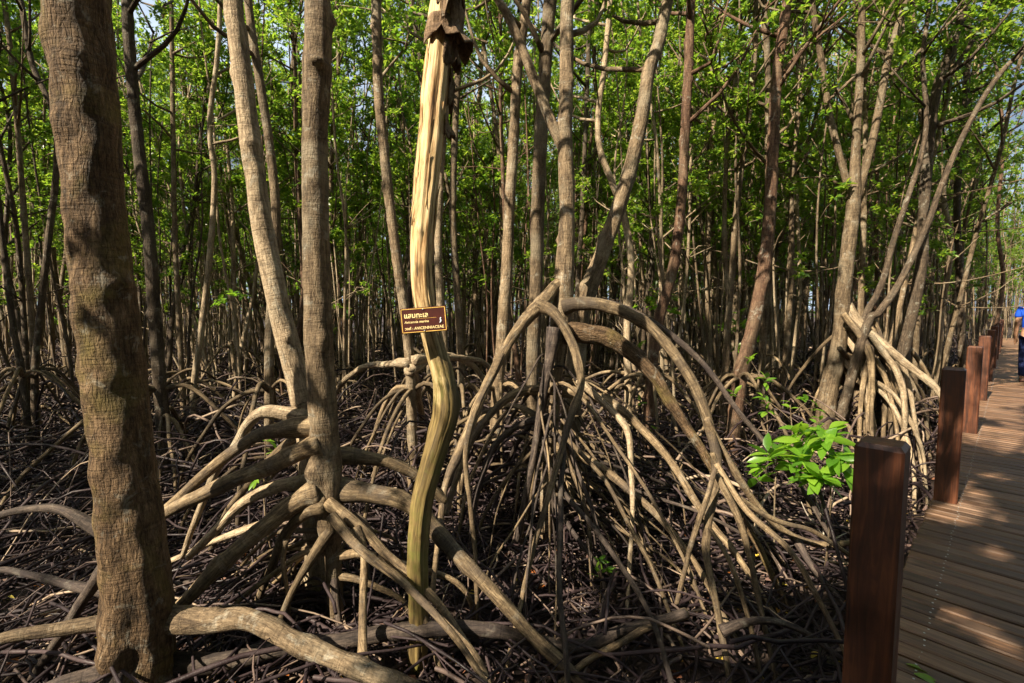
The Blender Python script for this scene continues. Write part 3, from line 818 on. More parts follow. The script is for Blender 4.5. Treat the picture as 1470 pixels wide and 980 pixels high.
R4([(812, 478), (840, 478), (885, 492), (930, 530), (965, 580), (995, 625), (1040, 700), (1090, 790), (1130, 870)], 36, 14, 4.2, None, tint=.35, sides=14, mt='bark_brown', wid=[42, 40, 34, 28, 22, 20, 17, 15, 13])
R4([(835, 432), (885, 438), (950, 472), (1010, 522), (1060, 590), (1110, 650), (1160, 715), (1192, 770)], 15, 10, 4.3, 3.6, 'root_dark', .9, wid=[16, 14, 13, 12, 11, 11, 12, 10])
R4([(810, 560), (870, 575), (920, 615), (960, 660), (1010, 735), (1060, 800), (1110, 880)], 18, 12, 4.2, None, tint=.7)
R4([(800, 640), (860, 668), (915, 712), (960, 760), (1010, 830), (1050, 905)], 16, 12, 4.0, None, tint=.75)
R4([(830, 545), (885, 595), (903, 625), (907, 680), (906, 760), (901, 850), (898, 890)], 13, 8, 4.0, None, 'bark_pale', .5, wid=[14, 13, 14, 11, 9, 8, 7])
R4([(1014, 600), (1042, 655), (1085, 720), (1130, 765), (1180, 782), (1228, 778)], 16, 13, 3.4, 3.5, tint=.8, collar=.7)
R4([(1028, 680), (1060, 745), (1085, 830), (1110, 960)], 16, 10, 3.15, None, tint=.6, collar=.7)
R4([(1028, 665), (1075, 735), (1130, 790), (1180, 870), (1220, 950)], 14, 11, 3.2, None, tint=.8, collar=.7)
R4([(1020, 760), (1050, 810), (1075, 890), (1090, 970)], 11, 9, 2.9, None, tint=.5, collar=.7)
R4([(1022, 650), (1045, 700), (1110, 745), (1170, 765), (1225, 800)], 13, 10, 3.3, 3.3, tint=.7, collar=.7)
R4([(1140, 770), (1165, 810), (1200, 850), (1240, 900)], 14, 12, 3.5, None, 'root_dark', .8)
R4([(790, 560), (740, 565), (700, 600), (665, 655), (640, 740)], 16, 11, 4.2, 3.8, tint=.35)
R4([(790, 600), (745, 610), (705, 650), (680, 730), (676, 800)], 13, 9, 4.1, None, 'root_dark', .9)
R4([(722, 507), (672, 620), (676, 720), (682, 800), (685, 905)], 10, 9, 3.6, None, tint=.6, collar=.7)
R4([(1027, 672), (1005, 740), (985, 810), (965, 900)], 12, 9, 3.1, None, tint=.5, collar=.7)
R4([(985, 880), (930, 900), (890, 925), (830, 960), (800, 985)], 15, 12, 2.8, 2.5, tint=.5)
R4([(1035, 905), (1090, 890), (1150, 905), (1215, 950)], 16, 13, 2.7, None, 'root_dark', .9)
for k in range(34):
    prop_root(b4 + np.array([rng.normal() * .08, rng.normal() * .08, rng.uniform(.5, 1.75)]), rng.uniform(-2.2, .9), rng.uniform(.5, 1.8), rng.uniform(.006, .011), rng.uniform(.1, .9), 'prop_root', t4, b4, M['root_bark'] if k % 3 else M['root_dark'], sides=6)
for k in range(26):
    prop_root(b4 + np.array([0, 0, rng.uniform(.4, 1.35)]), rng.uniform(-3.0, 3.2), rng.uniform(.7, 2.1), rng.uniform(.012, .024), rng.uniform(.1, .9), 'prop_root', t4, b4, M['root_bark'] if k % 2 else M['root_dark'])

kw = dict(roots=9)
tree('mangrove_tree', 'grey trunk standing just left of the arching-root trunk', [(764, 600), (763, 560), (766, 490), (770, 400), (772, 300), (776, 200), (781, 120), (790, 0)], [24, 22], 4.9, knots=.21, short=None, **kw)
tree('mangrove_tree', 'knotted trunk leaning right out of the arching roots', [(830, 480), (842, 425), (865, 362), (890, 290), (905, 240), (920, 175), (932, 100), (945, 62), (958, 0)], [34, 32, 27, 26, 25, 24, 23, 22, 20], 4.6, knots=.21, roots=6, short='leaning trunk', sides=18)
tree('mangrove_tree', 'dark reddish trunk behind the right end of the arching roots', [(935, 540), (946, 460), (966, 385), (978, 290), (984, 180), (990, 60), (992, 0)], [20, 15], 6.2, 'bark_red', short='reddish trunk', **kw)
tree('mangrove_tree', 'reddish brown leaning trunk in the clearing between arching roots and boardwalk', [(1062, 545), (1076, 490), (1095, 395), (1105, 300), (1111, 180), (1116, 100), (1130, 0)], [26, 18], 6.0, 'bark_red', short='russet trunk', **kw)
t7, b7, _ = tree('mangrove_tree', 'trunk splitting into three branches beside the boardwalk, on a fan of pale roots', [(1190, 560), (1200, 520), (1206, 480), (1210, 425), (1219, 350), (1226, 280), (1229, 200), (1235, 100), (1238, 0)], [36, 31, 27, 28, 28, 25, 16, 15, 13], 6.2, 'bark', knots=.07,
     forks=[([(1222, 285), (1205, 222), (1190, 160), (1178, 80), (1165, 0)], (14, 11)), ([(1228, 290), (1250, 212), (1263, 150), (1276, 80), (1302, 0)], (17, 13))], sides=18, short='three-branched tree')
R7 = lambda *a, **k: R_(t7, b7, *a, **{'collar': .75, **k})
R7([(1211, 425), (1230, 462), (1262, 490), (1300, 520), (1340, 552), (1375, 600)], 22, 14, 6.3, 4.9, 'bark_pale', .6, sides=12)
R7([(1210, 450), (1245, 500), (1250, 560), (1248, 620), (1262, 700)], 16, 13, 6.0, None, 'root_bark', .6)
R7([(1250, 480), (1285, 530), (1298, 580), (1296, 640), (1294, 700)], 15, 11, 5.7, None, 'bark_pale', .5)
R7([(1205, 500), (1222, 530), (1210, 570), (1195, 610)], 13, 10, 6.0, None, 'root_bark', .5)
for k in range(30):
    y0 = rng.uniform(450, 570); x0 = rng.uniform(1212, 1262); L = rng.uniform(.55, 1.1)
    x1, y1 = rng.uniform(1225, 1345), rng.uniform(625, 740)
    R7([(1207 + rng.uniform(-6, 6), y0 - 25), (x0, y0), (x0 + (x1 - x0) * .52 + rng.uniform(-6, 10), y0 + (y1 - y0) * .2), (x0 + (x1 - x0) * .86 + rng.uniform(-8, 12), y0 + (y1 - y0) * .58), (min(x1, 1335), y1)], rng.uniform(9, 15), rng.uniform(6, 10), rng.uniform(6.2, 6.28), None, 'root_bark' if k % 4 else 'bark_pale', rng.uniform(.1, .9), sides=8)
tree('mangrove_tree', 'smooth grey stem slanting up to the right over the boardwalk', [(1240, 480), (1262, 448), (1290, 408), (1330, 325), (1352, 265), (1380, 200), (1412, 140), (1442, 98), (1475, 66)], [18, 15, 14, 13, 12, 12, 11, 11, 10], 5.9, 'bark_dark', 6.5, short=None, roots=3, limbs=6)
tree('mangrove_tree', 'olive stem curving up beside the slanting grey stem', [(1236, 478), (1258, 425), (1270, 395), (1283, 345), (1306, 275), (1322, 225), (1330, 170), (1325, 80), (1335, 0)], [14, 8], 6.1, 'bark_dark', 8, short=None, roots=3)
tree('mangrove_tree', 'dark forked trunk behind the slanting grey stem', [(1296, 510), (1304, 470), (1322, 385), (1326, 300), (1334, 200), (1345, 128), (1364, 72), (1386, 0)], [26, 16], 6.7, 'bark_dark', short='forked trunk', roots=8, forks=[([(1345, 128), (1372, 95), (1398, 55), (1428, -5)], (12, 8))])
tree('mangrove_tree', 'dark upright trunk behind the second boardwalk post', [(1382, 540), (1380, 480), (1378, 400), (1374, 280), (1386, 150), (1390, 0)], [16, 12], 8.2, 'bark_dark', short=None, roots=5)
tree('mangrove_tree', 'slim reddish lit trunk beside the far boardwalk posts', [(1424, 500), (1430, 470), (1440, 400), (1432, 320), (1440, 200), (1430, 100)], [9, 7], 11.5, 'bark_red', short=None, roots=3)
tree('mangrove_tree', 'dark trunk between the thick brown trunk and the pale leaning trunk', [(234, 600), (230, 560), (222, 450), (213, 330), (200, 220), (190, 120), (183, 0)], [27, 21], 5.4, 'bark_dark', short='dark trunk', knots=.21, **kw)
tree('mangrove_tree', 'thin dark trunk hugging the right side of the pale leaning trunk', [(386, 560), (388, 470), (394, 380), (396, 300), (386, 200), (370, 100), (356, 0)], [18, 15], 5.0, 'bark', short=None, **kw)
tt, tb, _ = tree('mangrove_tree', 'slim trunk with kinked stilt roots just left of the sign', [(590, 560), (588, 515), (581, 450), (570, 375), (555, 250), (543, 125), (540, 0)], [18, 17], 5.0, 'bark', short='slim trunk', **kw)
for q in ([(588, 520), (560, 523), (520, 527), (490, 552), (470, 590)], [(590, 525), (598, 560), (585, 600), (555, 640)], [(590, 530), (625, 515), (690, 518), (720, 545)], [(588, 530), (606, 600), (604, 650)], [(592, 518), (640, 510), (680, 525), (700, 560)]):
    R_(tt, tb, q, 14, 9, 4.95, None, 'bark_pale', .6)
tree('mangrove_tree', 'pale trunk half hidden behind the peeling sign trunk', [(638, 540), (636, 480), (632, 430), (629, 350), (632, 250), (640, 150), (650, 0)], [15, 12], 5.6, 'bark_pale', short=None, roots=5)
tree('mangrove_tree', 'tall thin trunk just right of the peeling sign trunk', [(662, 560), (660, 480), (655, 400), (650, 300), (653, 200), (657, 100), (655, 0)], [13, 10], 6.6, 'bark', short=None, roots=5)
tree('mangrove_tree', 'knobbly trunk midway between the sign and the arching-root trunk', [(714, 560), (720, 500), (727, 400), (731, 300), (736, 225), (743, 100), (756, 0)], [22, 16], 5.3, 'bark', short='knobbly trunk', knots=.12, **kw)
tree('mangrove_tree', 'winding pale thin trunk behind the right-leaning knotted trunk', [(902, 560), (900, 470), (906, 385), (896, 310), (878, 260), (861, 212), (859, 160), (867, 100), (876, 0)], [14, 9], 6.6, 'bark_pale', short=None, roots=5)
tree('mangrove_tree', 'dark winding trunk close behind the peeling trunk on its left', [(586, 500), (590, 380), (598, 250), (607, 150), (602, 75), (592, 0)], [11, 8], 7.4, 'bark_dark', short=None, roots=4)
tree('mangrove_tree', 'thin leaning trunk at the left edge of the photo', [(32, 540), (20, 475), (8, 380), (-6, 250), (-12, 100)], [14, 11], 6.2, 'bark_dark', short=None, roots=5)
tree('mangrove_tree', 'slender trunk curving up near the left edge', [(50, 540), (45, 450), (31, 260), (20, 125), (5, 0)], [13, 10], 7.0, 'bark', short=None, roots=5)
tree('mangrove_tree', 'bent dark trunk kinking left beside the thick brown trunk', [(50, 540), (58, 450), (70, 340), (82, 230), (76, 160), (46, 90), (30, 0)], [15, 11], 6.6, 'bark_dark', short=None, roots=5)
tree('mangrove_tree', 'pole-straight thin trunk right of the dark trunk', [(262, 560), (258, 480), (251, 330), (248, 150), (246, 0)], [11, 8], 8.0, 'bark', short=None, roots=4)
tree('mangrove_tree', 'yellowish leaning thin trunk left of the pale leaning trunk', [(278, 560), (288, 480), (300, 380), (308, 260), (301, 180), (312, 80), (316, 0)], [13, 8], 7.6, 'bark_pale', short=None, roots=4)
tree('mangrove_tree', 'thin trunk right of the dark reddish trunk', [(1018, 540), (1017, 470), (1014, 400), (1020, 250), (1025, 125), (1012, 0)], [12, 8], 7.8, 'bark', short=None, roots=4)
tree('mangrove_tree', 'slim tree of two crossing stems left of the reddish leaning trunk', [(1040, 550), (1046, 450), (1055, 330), (1066, 225), (1080, 125), (1085, 0)], [14, 9], 7.0, 'bark', short=None, roots=4, forks=[([(1046, 450), (1040, 330), (1045, 200), (1062, 60), (1060, 0)], (9, 7))])
tree('mangrove_tree', 'thin dark pole trunk behind the arching-root trunk', [(826, 520), (830, 400), (836, 300), (842, 150), (847, 0)], [10, 7], 9.0, 'bark_dark', short=None, roots=3)
tree('mangrove_tree', 'wavy thin trunk right of the sign, before the knobbly trunk', [(716, 480), (722, 380), (720, 280), (714, 200), (700, 100), (684, 0)], [8, 6], 9.2, 'bark', short=None, roots=3)

# ------------------------------------------------------------------ the forest behind: one of each kind, then copies
VAR = []
def make_variant(kind):
    root = empty('mangrove_tree', (0, 0, -50))
    tr, cr = MB(), MB()
    nst = [2, 2, 3, 1, 4, 3, 2, 3, 1, 3][kind]
    mt = ['bark', 'bark_pale', 'bark', 'bark_red', 'bark', 'bark_pale', 'bark_dark', 'bark', 'bark_pale', 'bark_dark'][kind]
    for s in range(nst):
        H = rng.uniform(7.5, 10.5); P = stem_path(H, rng.uniform(.0, .10) + .05 * (nst > 1), rng.uniform(.05, .16), 9)
        if nst > 1: P[:, :2] += rng.normal(size=2) * .16
        r0 = rng.uniform(.035, .065) * (.8 if nst > 1 else 1); R = np.linspace(r0, r0 * .35, len(P)); R[0] *= 1.2
        tube(tr, P, R, 8, .16, .06, .1)
        limbs_and_leaves(tr, cr, P, R, int(24 / nst ** .6), [.36, .56, .42, .6, .5, .33, .52, .34, .58, .4][kind], 23, 1.25)
        # a few bare dead twigs low on the stem
        for q in range(8):
            i = rng.integers(2, 5); a = P[i]; e = a + np.array([rng.normal() * .5, rng.normal() * .5, rng.uniform(.1, .7)])
            tube(tr, [a, (a + e) / 2 + rng.normal(size=3) * .05, e], [.012, .008, .004], 4, .3, 0)
    for q in range(5):
        H = rng.uniform(4.0, 7.5); P = stem_path(H, rng.uniform(.02, .12), .07, 6); P[:, :2] += rng.normal(size=2) * .42
        R = np.linspace(rng.uniform(.015, .028), .009, len(P)); tube(tr, P, R, 6, .2, .03)
        limbs_and_leaves(tr, cr, P, R, 5, .5, 9, .5)
    tm = tr.build('trunk', M[mt], root); cm = cr.build('crown', M['leaf'], root)
    pr = [prop_root(np.array([0, 0, rng.uniform(.35, 1.25)]), k / 6 * 6.28 + rng.uniform(-.4, .4), rng.uniform(.5, 1.3), rng.uniform(.012, .022), rng.uniform(.2, .9), 'prop_root', root, sides=6) for k in range(6)]
    VAR.append((root, [tm, cm] + pr))
for k in range(10): make_variant(k)
USED = set()
def plant(k, x, y, rz, sc, tilt, with_roots):
    root, parts = VAR[k]
    if k not in USED:
        USED.add(k); r = root
        if not with_roots:
            for p in parts[2:]:
                pass
    else:
        r = root.copy(); COL.objects.link(r)
        for p in (parts if with_roots else parts[:2]):
            c = p.copy(); COL.objects.link(c); c.parent = r
    r.location = (x, y, float(ground_z(np.array(x), np.array(y)))); r.rotation_euler = (tilt[0], tilt[1], rz); r.scale = (sc, sc, sc)
    return r

def clear_of_path(x, y, lo=-.45, hi=2.5):
    o, a = path_off(x, y); return not (lo < o < hi and a < 31)
pts = []
def far_enough(x, y, dmin):
    for (a, b, *_r) in pts:
        if (a - x) ** 2 + (b - y) ** 2 < dmin * dmin: return False
    for (a, b, *_r) in NAMED:
        if (a - x) ** 2 + (b - y) ** 2 < .36: return False
    return True
mid, far = [], []
tries = 0
while len(mid) < 62 and tries < 20000:
    tries += 1
    y = 7.0 + 6.0 * rng.random() ** .8; x = y * rng.uniform(-1.16, 1.16)
    if clear_of_path(x, y) and far_enough(x, y, .85): pts.append((x, y)); mid.append((x, y))
while len(far) < 192 and tries < 60000:
    tries += 1
    y = 13.0 + 15.0 * rng.random() ** .75; x = y * rng.uniform(-1.14, 1.14)
    if clear_of_path(x, y, -.5, 2.6) and far_enough(x, y, .95): pts.append((x, y)); far.append((x, y))
shade = []
while len(shade) < 50 and tries < 90000:
    tries += 1
    x, y = rng.uniform(-13, 9), rng.uniform(-10.5, 6)
    if y > .2 and abs(x / y) < 1.28: continue
    if x * x + y * y < 2.2: continue
    if min(abs(np.array([x, y, 5.0]) @ SU - at(*q) @ SU) for q in ((612, 250, 2.7), (365, 260, 3.3))) < .2: continue
    if in_key(np.array([x, y, 0.0]) + np.linspace(2, 9, 30)[:, None] * np.array([0, 0, 1.0]), .55): continue
    if clear_of_path(x, y, -.4, 2.4) and far_enough(x, y, 1.2): pts.append((x, y)); shade.append((x, y))
ORD = ['first', 'second', 'third', 'fourth', 'fifth', 'sixth', 'seventh', 'eighth', 'ninth', 'tenth', 'eleventh', 'twelfth', 'thirteenth', 'fourteenth', 'fifteenth', 'sixteenth', 'seventeenth', 'eighteenth', 'nineteenth', 'twentieth']
anch = sorted([(c, s) for (_x, _y, c, s) in NAMED if s])
cols = sorted([(735 + F * x / y, x, y) for x, y in mid])
def where(px):
    before = [s for c, s in anch if c <= px]; after = [s for c, s in anch if c > px]
    if not before: return 'left of the ' + after[0]
    if not after: return 'right of the ' + before[-1]
    return 'between the %s and the %s' % (before[-1], after[0])
KINDW = ['slim twin-stemmed', 'pale twin-stemmed', 'triple-stemmed', 'reddish', 'many-stemmed', 'pale triple-stemmed', 'dark twin-stemmed', 'grey triple-stemmed', 'pale straight', 'dark triple-stemmed']
cnt = {}
for (px, x, y) in cols:
    k = int(rng.integers(0, 10)); w = where(px); key = w; cnt[key] = cnt.get(key, 0) + 1
    o = plant(k, x, y, rng.uniform(0, 6.28), rng.uniform(.85, 1.15), (rng.normal() * .035, rng.normal() * .035), True)
    tag(o, '%s mangrove behind, %s, %s from the left' % (KINDW[k], w, ORD[min(19, cnt[key] - 1)]), 'tree', 'mangroves in the middle distance')
for (x, y) in far:
    k = int(rng.integers(0, 10))
    o = plant(k, x, y, rng.uniform(0, 6.28), rng.uniform(.85, 1.2), (rng.normal() * .03, rng.normal() * .03), False)
    tag(o, 'thin mangrove deep in the packed far forest, trunk and green crown', 'tree', 'mangroves of the far forest')

# trees round the viewpoint, whose crowns shade the roots and the walk: crowns of their own, open where the sun comes through
def shade_tree(x, y, k, over=None):
    base = np.array([x, y, float(ground_z(np.array(x), np.array(y)))])
    root = empty('mangrove_tree', base); tag(root, 'mangrove standing round the viewpoint, outside the picture, its crown shading the walk', 'tree', 'mangroves round the viewpoint')
    tr, cr = MB(), MB()
    for attempt in range(40):
        H = rng.uniform(7.5, 10); P = stem_path(H, rng.uniform(0, .06), rng.uniform(.03, .1), 9) + base; R = np.linspace(.075, .025, len(P))
        if over is not None: P[:, :2] += over[None, :] * (np.clip(P[:, 2:] - 1.5, 0, 9) * rng.uniform(.12, .3))
        if not in_key(spline(P, R, .2)[0], .6): break
    tube(tr, P, R, 10, .12, .05, .1)
    limbs_and_leaves(tr, cr, P, R, 26, .42, 34 if over is None else 64, 2.2, keep_light, 1.65)
    tr.build('trunk', M['bark'], root, base); cr.build('crown', M['leaf'], root, base)
for k, (x, y) in enumerate(shade): shade_tree(x, y, k)
for k in range(18):                                   # unseen stems added at both edges, leaning out over the walk to shade it
    q = P0 + AX * (-2.6 - .75 * k) + NX * (-.75 if k % 2 else 2.8)
    shade_tree(q[0], q[1], k, NX * (1 if k % 2 else -1))

# the wood beyond, read as one mass
def distant():
    mb = MB(); n = 1000
    for k in range(n):
        y = rng.uniform(27.5, 62); x = y * rng.uniform(-1.35, 1.35)
        if not clear_of_path(x, y, -.8, 2.8): continue
        H = rng.uniform(8, 12); P = stem_path(H, rng.uniform(0, .08), .12, 4) + np.array([x, y, 0])
        tube(mb, P, np.linspace(.06, .03, 4), 5, 2.5, 0)
        m = 32; t = rng.uniform(.36, 1.0, (m, 1)) if k % 4 else rng.uniform(.1, .6, (m, 1)); c = P[0] + (P[-1] - P[0]) * t
        c = c + rng.normal(size=(m, 3)) * np.array([.8, .8, .35])
        rosettes(mb, c, rng.normal(size=(m, 3)) * .4 + np.array([0, 0, .6]), 6, .22, .12, m=1)
    # side and rear parts of the same wood
    for k in range(260):
        a = rng.uniform(0, 6.28); r = rng.uniform(14, 40); x, y = r * math.cos(a), r * math.sin(a)
        if y > 0 and abs(x / max(y, .1)) < 1.35: continue
        if not clear_of_path(x, y, -.8, 2.8): continue
        H = rng.uniform(8, 12); P = stem_path(H, .04, .12, 4) + np.array([x, y, 0])
        tube(mb, P, np.linspace(.07, .03, 4), 5, 2.5, 0)
        m = 40; t = rng.uniform(.3, 1.0, (m, 1)); c = P[0] + (P[-1] - P[0]) * t + rng.normal(size=(m, 3)) * np.array([.9, .9, .4])
        rosettes(mb, c, rng.normal(size=(m, 3)) * .4 + np.array([0, 0, .6]), 6, .24, .13, m=1)
    o = mb.build('distant_woods', [M['bark'], M['leaf']]); tag(o, 'far mangrove wood closing the view behind the trees', 'woods', kind='stuff')
distant()

# ------------------------------------------------------------------ root tangle over the mud
def tangle():
    mb = MB()
    def arcs(n, ylo, yhi, K, S, r0, r1, hmax, pw=1.0, wide=1.25, crook=.16, L0=.35, L1=1.5, flatp=.3, tp=1.4):
        y = ylo + (yhi - ylo) * rng.random(n) ** pw; x = y * rng.uniform(-wide, wide, n)
        az = rng.uniform(0, 2 * math.pi, n); L = rng.uniform(L0, L1, n); h = rng.uniform(.08, hmax, n) * rng.random(n) ** .5
        flat = rng.random(n) < flatp; h = np.where(flat, rng.uniform(.02, .14, n), h)
        d = np.stack([np.cos(az), np.sin(az), 0 * az], -1); sd = np.stack([-d[:, 1], d[:, 0], 0 * az], -1)
        ex, ey = x + d[:, 0] * L, y + d[:, 1] * L
        ok = np.ones(n, bool)
        for (qx, qy) in ((x, y), (ex, ey)):
            o, a = path_off(qx, qy); ok &= ~((o > -.13) & (o < 2.3)); ok &= (qx ** 2 + qy ** 2) > 2.6
        x, y, d, sd, L, h = x[ok], y[ok], d[ok], sd[ok], L[ok], h[ok]; n = len(x)
        t = np.linspace(0, 1, K)[None, :]
        bend = rng.normal(size=(n, 1)) * crook; pwr = rng.uniform(1.3, 2.6, (n, 1))
        hump = rng.uniform(0, .28, (n, 1)) * np.minimum(1, L[:, None])
        z = h[:, None] * (1 - t ** pwr) + hump * np.sin(math.pi * t) * h[:, None] * 2 - .06 * t
        side = bend * np.sin(math.pi * t * rng.uniform(.6, 1.6, (n, 1))) * L[:, None] + rng.normal(size=(n, K)) * .008
        C = np.stack([x, y, 0 * x], -1)[:, None, :] + d[:, None, :] * (L[:, None] * t)[..., None] + sd[:, None, :] * side[..., None]
        C[..., 2] = z + ground_z(C[..., 0], C[..., 1]) + rng.normal(size=(n, K)) * .006
        T = np.gradient(C, axis=1); T = unit(T)
        U = np.repeat(sd[:, None, :], K, 1); U = unit(U - T * (U * T).sum(-1, keepdims=True)); W = np.cross(T, U)
        r = rng.uniform(r0, r1, n)[:, None] * (rng.random((n, 1)) ** .8 * .7 + .45) * (1.1 - .35 * t)
        th = np.arange(S) / S * 2 * math.pi
        V = C[:, :, None, :] + r[:, :, None, None] * (np.cos(th)[None, None, :, None] * U[:, :, None, :] + np.sin(th)[None, None, :, None] * W[:, :, None, :])
        b = (np.arange(n)[:, None, None] * K + np.arange(K - 1)[None, :, None]) * S
        j = np.arange(S)[None, None, :]; j2 = (j + 1) % S
        Q = np.stack([b + j, b + j2, b + S + j2, b + S + j], -1).reshape(-1, 4)
        tint = np.repeat(rng.random(n) ** tp, K * S)
        mb.add(V.reshape(-1, 3), Q, None, tint)
    arcs(2700, 2.0, 5.2, 12, 6, .005, .0125, .42, .8, 1.2, .07, .5, 2.0, .5, 2.2)
    arcs(6600, 4.0, 10, 10, 5, .006, .017, 1.0, .8, 1.25, .09, .5, 1.9, .22, 1.7)
    arcs(6800, 9, 19, 8, 4, .010, .024, 1.05, .8)
    arcs(3800, 18, 34, 6, 4, .014, .034, 1.2, .8)
    o = mb.build('root_tangle', M['tangle']); tag(o, 'dense tangle of thin dark stilt roots over the mud', 'roots', kind='stuff')
tangle()

def litter():
    mb = MB()
    for n, lo, hi, L in ((4200, 2.0, 7, .09), (2600, 6, 16, .11)):
        y = lo + (hi - lo) * rng.random(n); x = y * rng.uniform(-1.2, 1.2, n)
        o, a = path_off(x, y); k = ~((o > -.1) & (o < 2.2)); x, y = x[k], y[k]; n = len(x)
        C = np.stack([x, y, ground_z(x, y) + rng.uniform(.006, .05, n)], -1)
        D = np.stack([rng.normal(size=n), rng.normal(size=n), rng.normal(size=n) * .25], -1)
        leaves(mb, C, D, L * rng.uniform(.6, 1.2, n), L * .45 * rng.uniform(.7, 1.2, n), .2)
    o = mb.build('leaf_litter', M['litter']); tag(o, 'fallen brown, orange and yellow leaves on the mud', 'fallen leaves', kind='stuff')
litter()

# ------------------------------------------------------------------ saplings, twig, deck leaves
def sapling(label, p, h, whorls, L, mt='leaf_bright', spread=.18, nl=9, detail=True, group='saplings among the roots'):
    p = np.array(p, float); root = empty('mangrove_sapling', p); tag(root, label, 'sapling', group)
    st, lf = MB(), MB()
    top = p + np.array([rng.normal() * .04, rng.normal() * .04, h])
    tube(st, [p - np.array([0, 0, .05]), (p + top) / 2 + rng.normal(size=3) * .02, top], [.009, .007, .004], 6, .05, .05)
    tips = [(top, np.array([0, 0, 1.0]))]
    for k in range(whorls - 1):
        t = rng.uniform(.62, .97); b = p + (top - p) * t; az = rng.uniform(0, 6.28)
        e = b + np.array([math.cos(az), math.sin(az), rng.uniform(.2, .9)]) * spread * rng.uniform(.6, 1.3)
        tube(st, [b, (b + e) / 2 + np.array([0, 0, .01]), e], [.005, .004, .003], 5, .05, 0); tips.append((e, unit(e - b) + np.array([0, 0, .6])))
    for (e, a) in tips:
        rosettes(lf, e[None], np.asarray(a)[None], nl, L, L * .36, detail=detail, fold=.14)
    st.build('stem', M['bark'], root, p); lf.build('foliage', M[mt], root, p)
def gp(px, py_base, dz=0.0):
    d = gd(py_base); q = at(px, py_base, d); q[2] = float(ground_z(q[0], q[1])); return q
def sap_at(label, px, py, d, L, whorls, spread=.18, nl=9, mt='leaf_bright', **kw):
    q = at(px, py, d); h = q[2] - float(ground_z(q[0], q[1])); q[2] -= h
    sapling(label, q, h, whorls, L, mt, spread, nl, **kw)
sap_at('brightest sunlit green sapling beside the big boardwalk post', 1192, 622, 3.45, .18, 10, .16, 10)
sap_at('shaded green sapling left of the brightest one', 1118, 655, 3.7, .16, 5, .2, 8)
sap_at('tiny dark green seedling under the arching roots', 860, 808, 3.2, .075, 3, .06, 6)
sap_at('low green sapling at the foot of the reddish leaning trunk', 1110, 545, 5.4, .12, 6, .3, 6)
sap_at('sparse green sapling in front of the three-branched tree', 1140, 580, 5.0, .11, 6, .3, 5)
sap_at('lit sapling behind the arching roots near the dark reddish trunk', 935, 440, 7.0, .13, 7, .35, 8)
sap_at('leafy sapling left of the reddish leaning trunk', 1060, 450, 7.4, .13, 7, .35, 8)
sap_at('small green sapling behind the pale leaning trunk', 345, 425, 6.8, .13, 4, .25, 8)
sap_at('small sapling peeping out left of the stilt roots', 390, 625, 3.6, .09, 3, .1, 6)
sap_at('tiny seedling among the roots below the arching-root trunk', 932, 578, 4.9, .08, 2, .06, 6)
for k in range(16):
    px = [95, 210, 470, 520, 690, 850, 1010, 1150, 1330, 1400, 160, 300, 760, 980, 1250, 1290][k]; d = rng.uniform(8, 14)
    sap_at('leafy sapling under the far trees, %s' % ['left of the thick brown trunk', 'behind the dark trunk', 'behind the straight grey trunk', 'right of the straight grey trunk', 'left of the knobbly trunk', 'behind the arching-root trunk', 'behind the thin trunk', 'right of the reddish leaning trunk', 'behind the dark forked trunk', 'by the far boardwalk posts', 'behind the thick brown trunk', 'near the yellowish leaning trunk', 'behind the grey trunk', 'right of the dark reddish trunk', 'behind the three-branched tree', 'between slanting stem and forked trunk'][k],
           px, rng.uniform(330, 430), d, .13, 14, .6, 9, 'leaf', detail=False)

def twig():
    p = at(1183, 800, gd(800)); d = gd(800); root = None
    mb = MB()
    for q in ([(1183, 800), (1182, 760), (1180, 725), (1184, 700)], [(1182, 755), (1192, 735), (1198, 705)], [(1181, 740), (1172, 720), (1170, 700)], [(1182, 770), (1160, 740), (1150, 720)], [(1183, 785), (1205, 770), (1215, 765)]):
        tube(mb, [at(x, y, d) for x, y in q], [.006] * (len(q) - 1) + [.003], 6, .03, .08)
    o = mb.build('dead_twig', M['twig']); tag(o, 'bleached dead branching twig upright in the mud below the bright sapling', 'twig')
twig()
for lab, px, py, rz in (('yellow-green leaf lying on the deck, the whole one', 1318, 959, -.5), ('yellow-green leaf lying on the deck, cut by the photo edge', 1331, 975, -.7)):
    mb = MB(); c = at(px, py, gd(py, DECK)); c[2] = DECK + .006
    D = np.array([[math.cos(rz), math.sin(rz), .05]])
    leaves(mb, c[None] - D * .04, D, np.array([.085]), np.array([.036]), .1, tint=1.0, detail=True)
    o = mb.build('fallen_leaf', M['leaf_bright']); tag(o, lab, 'leaf', 'leaves on the deck')

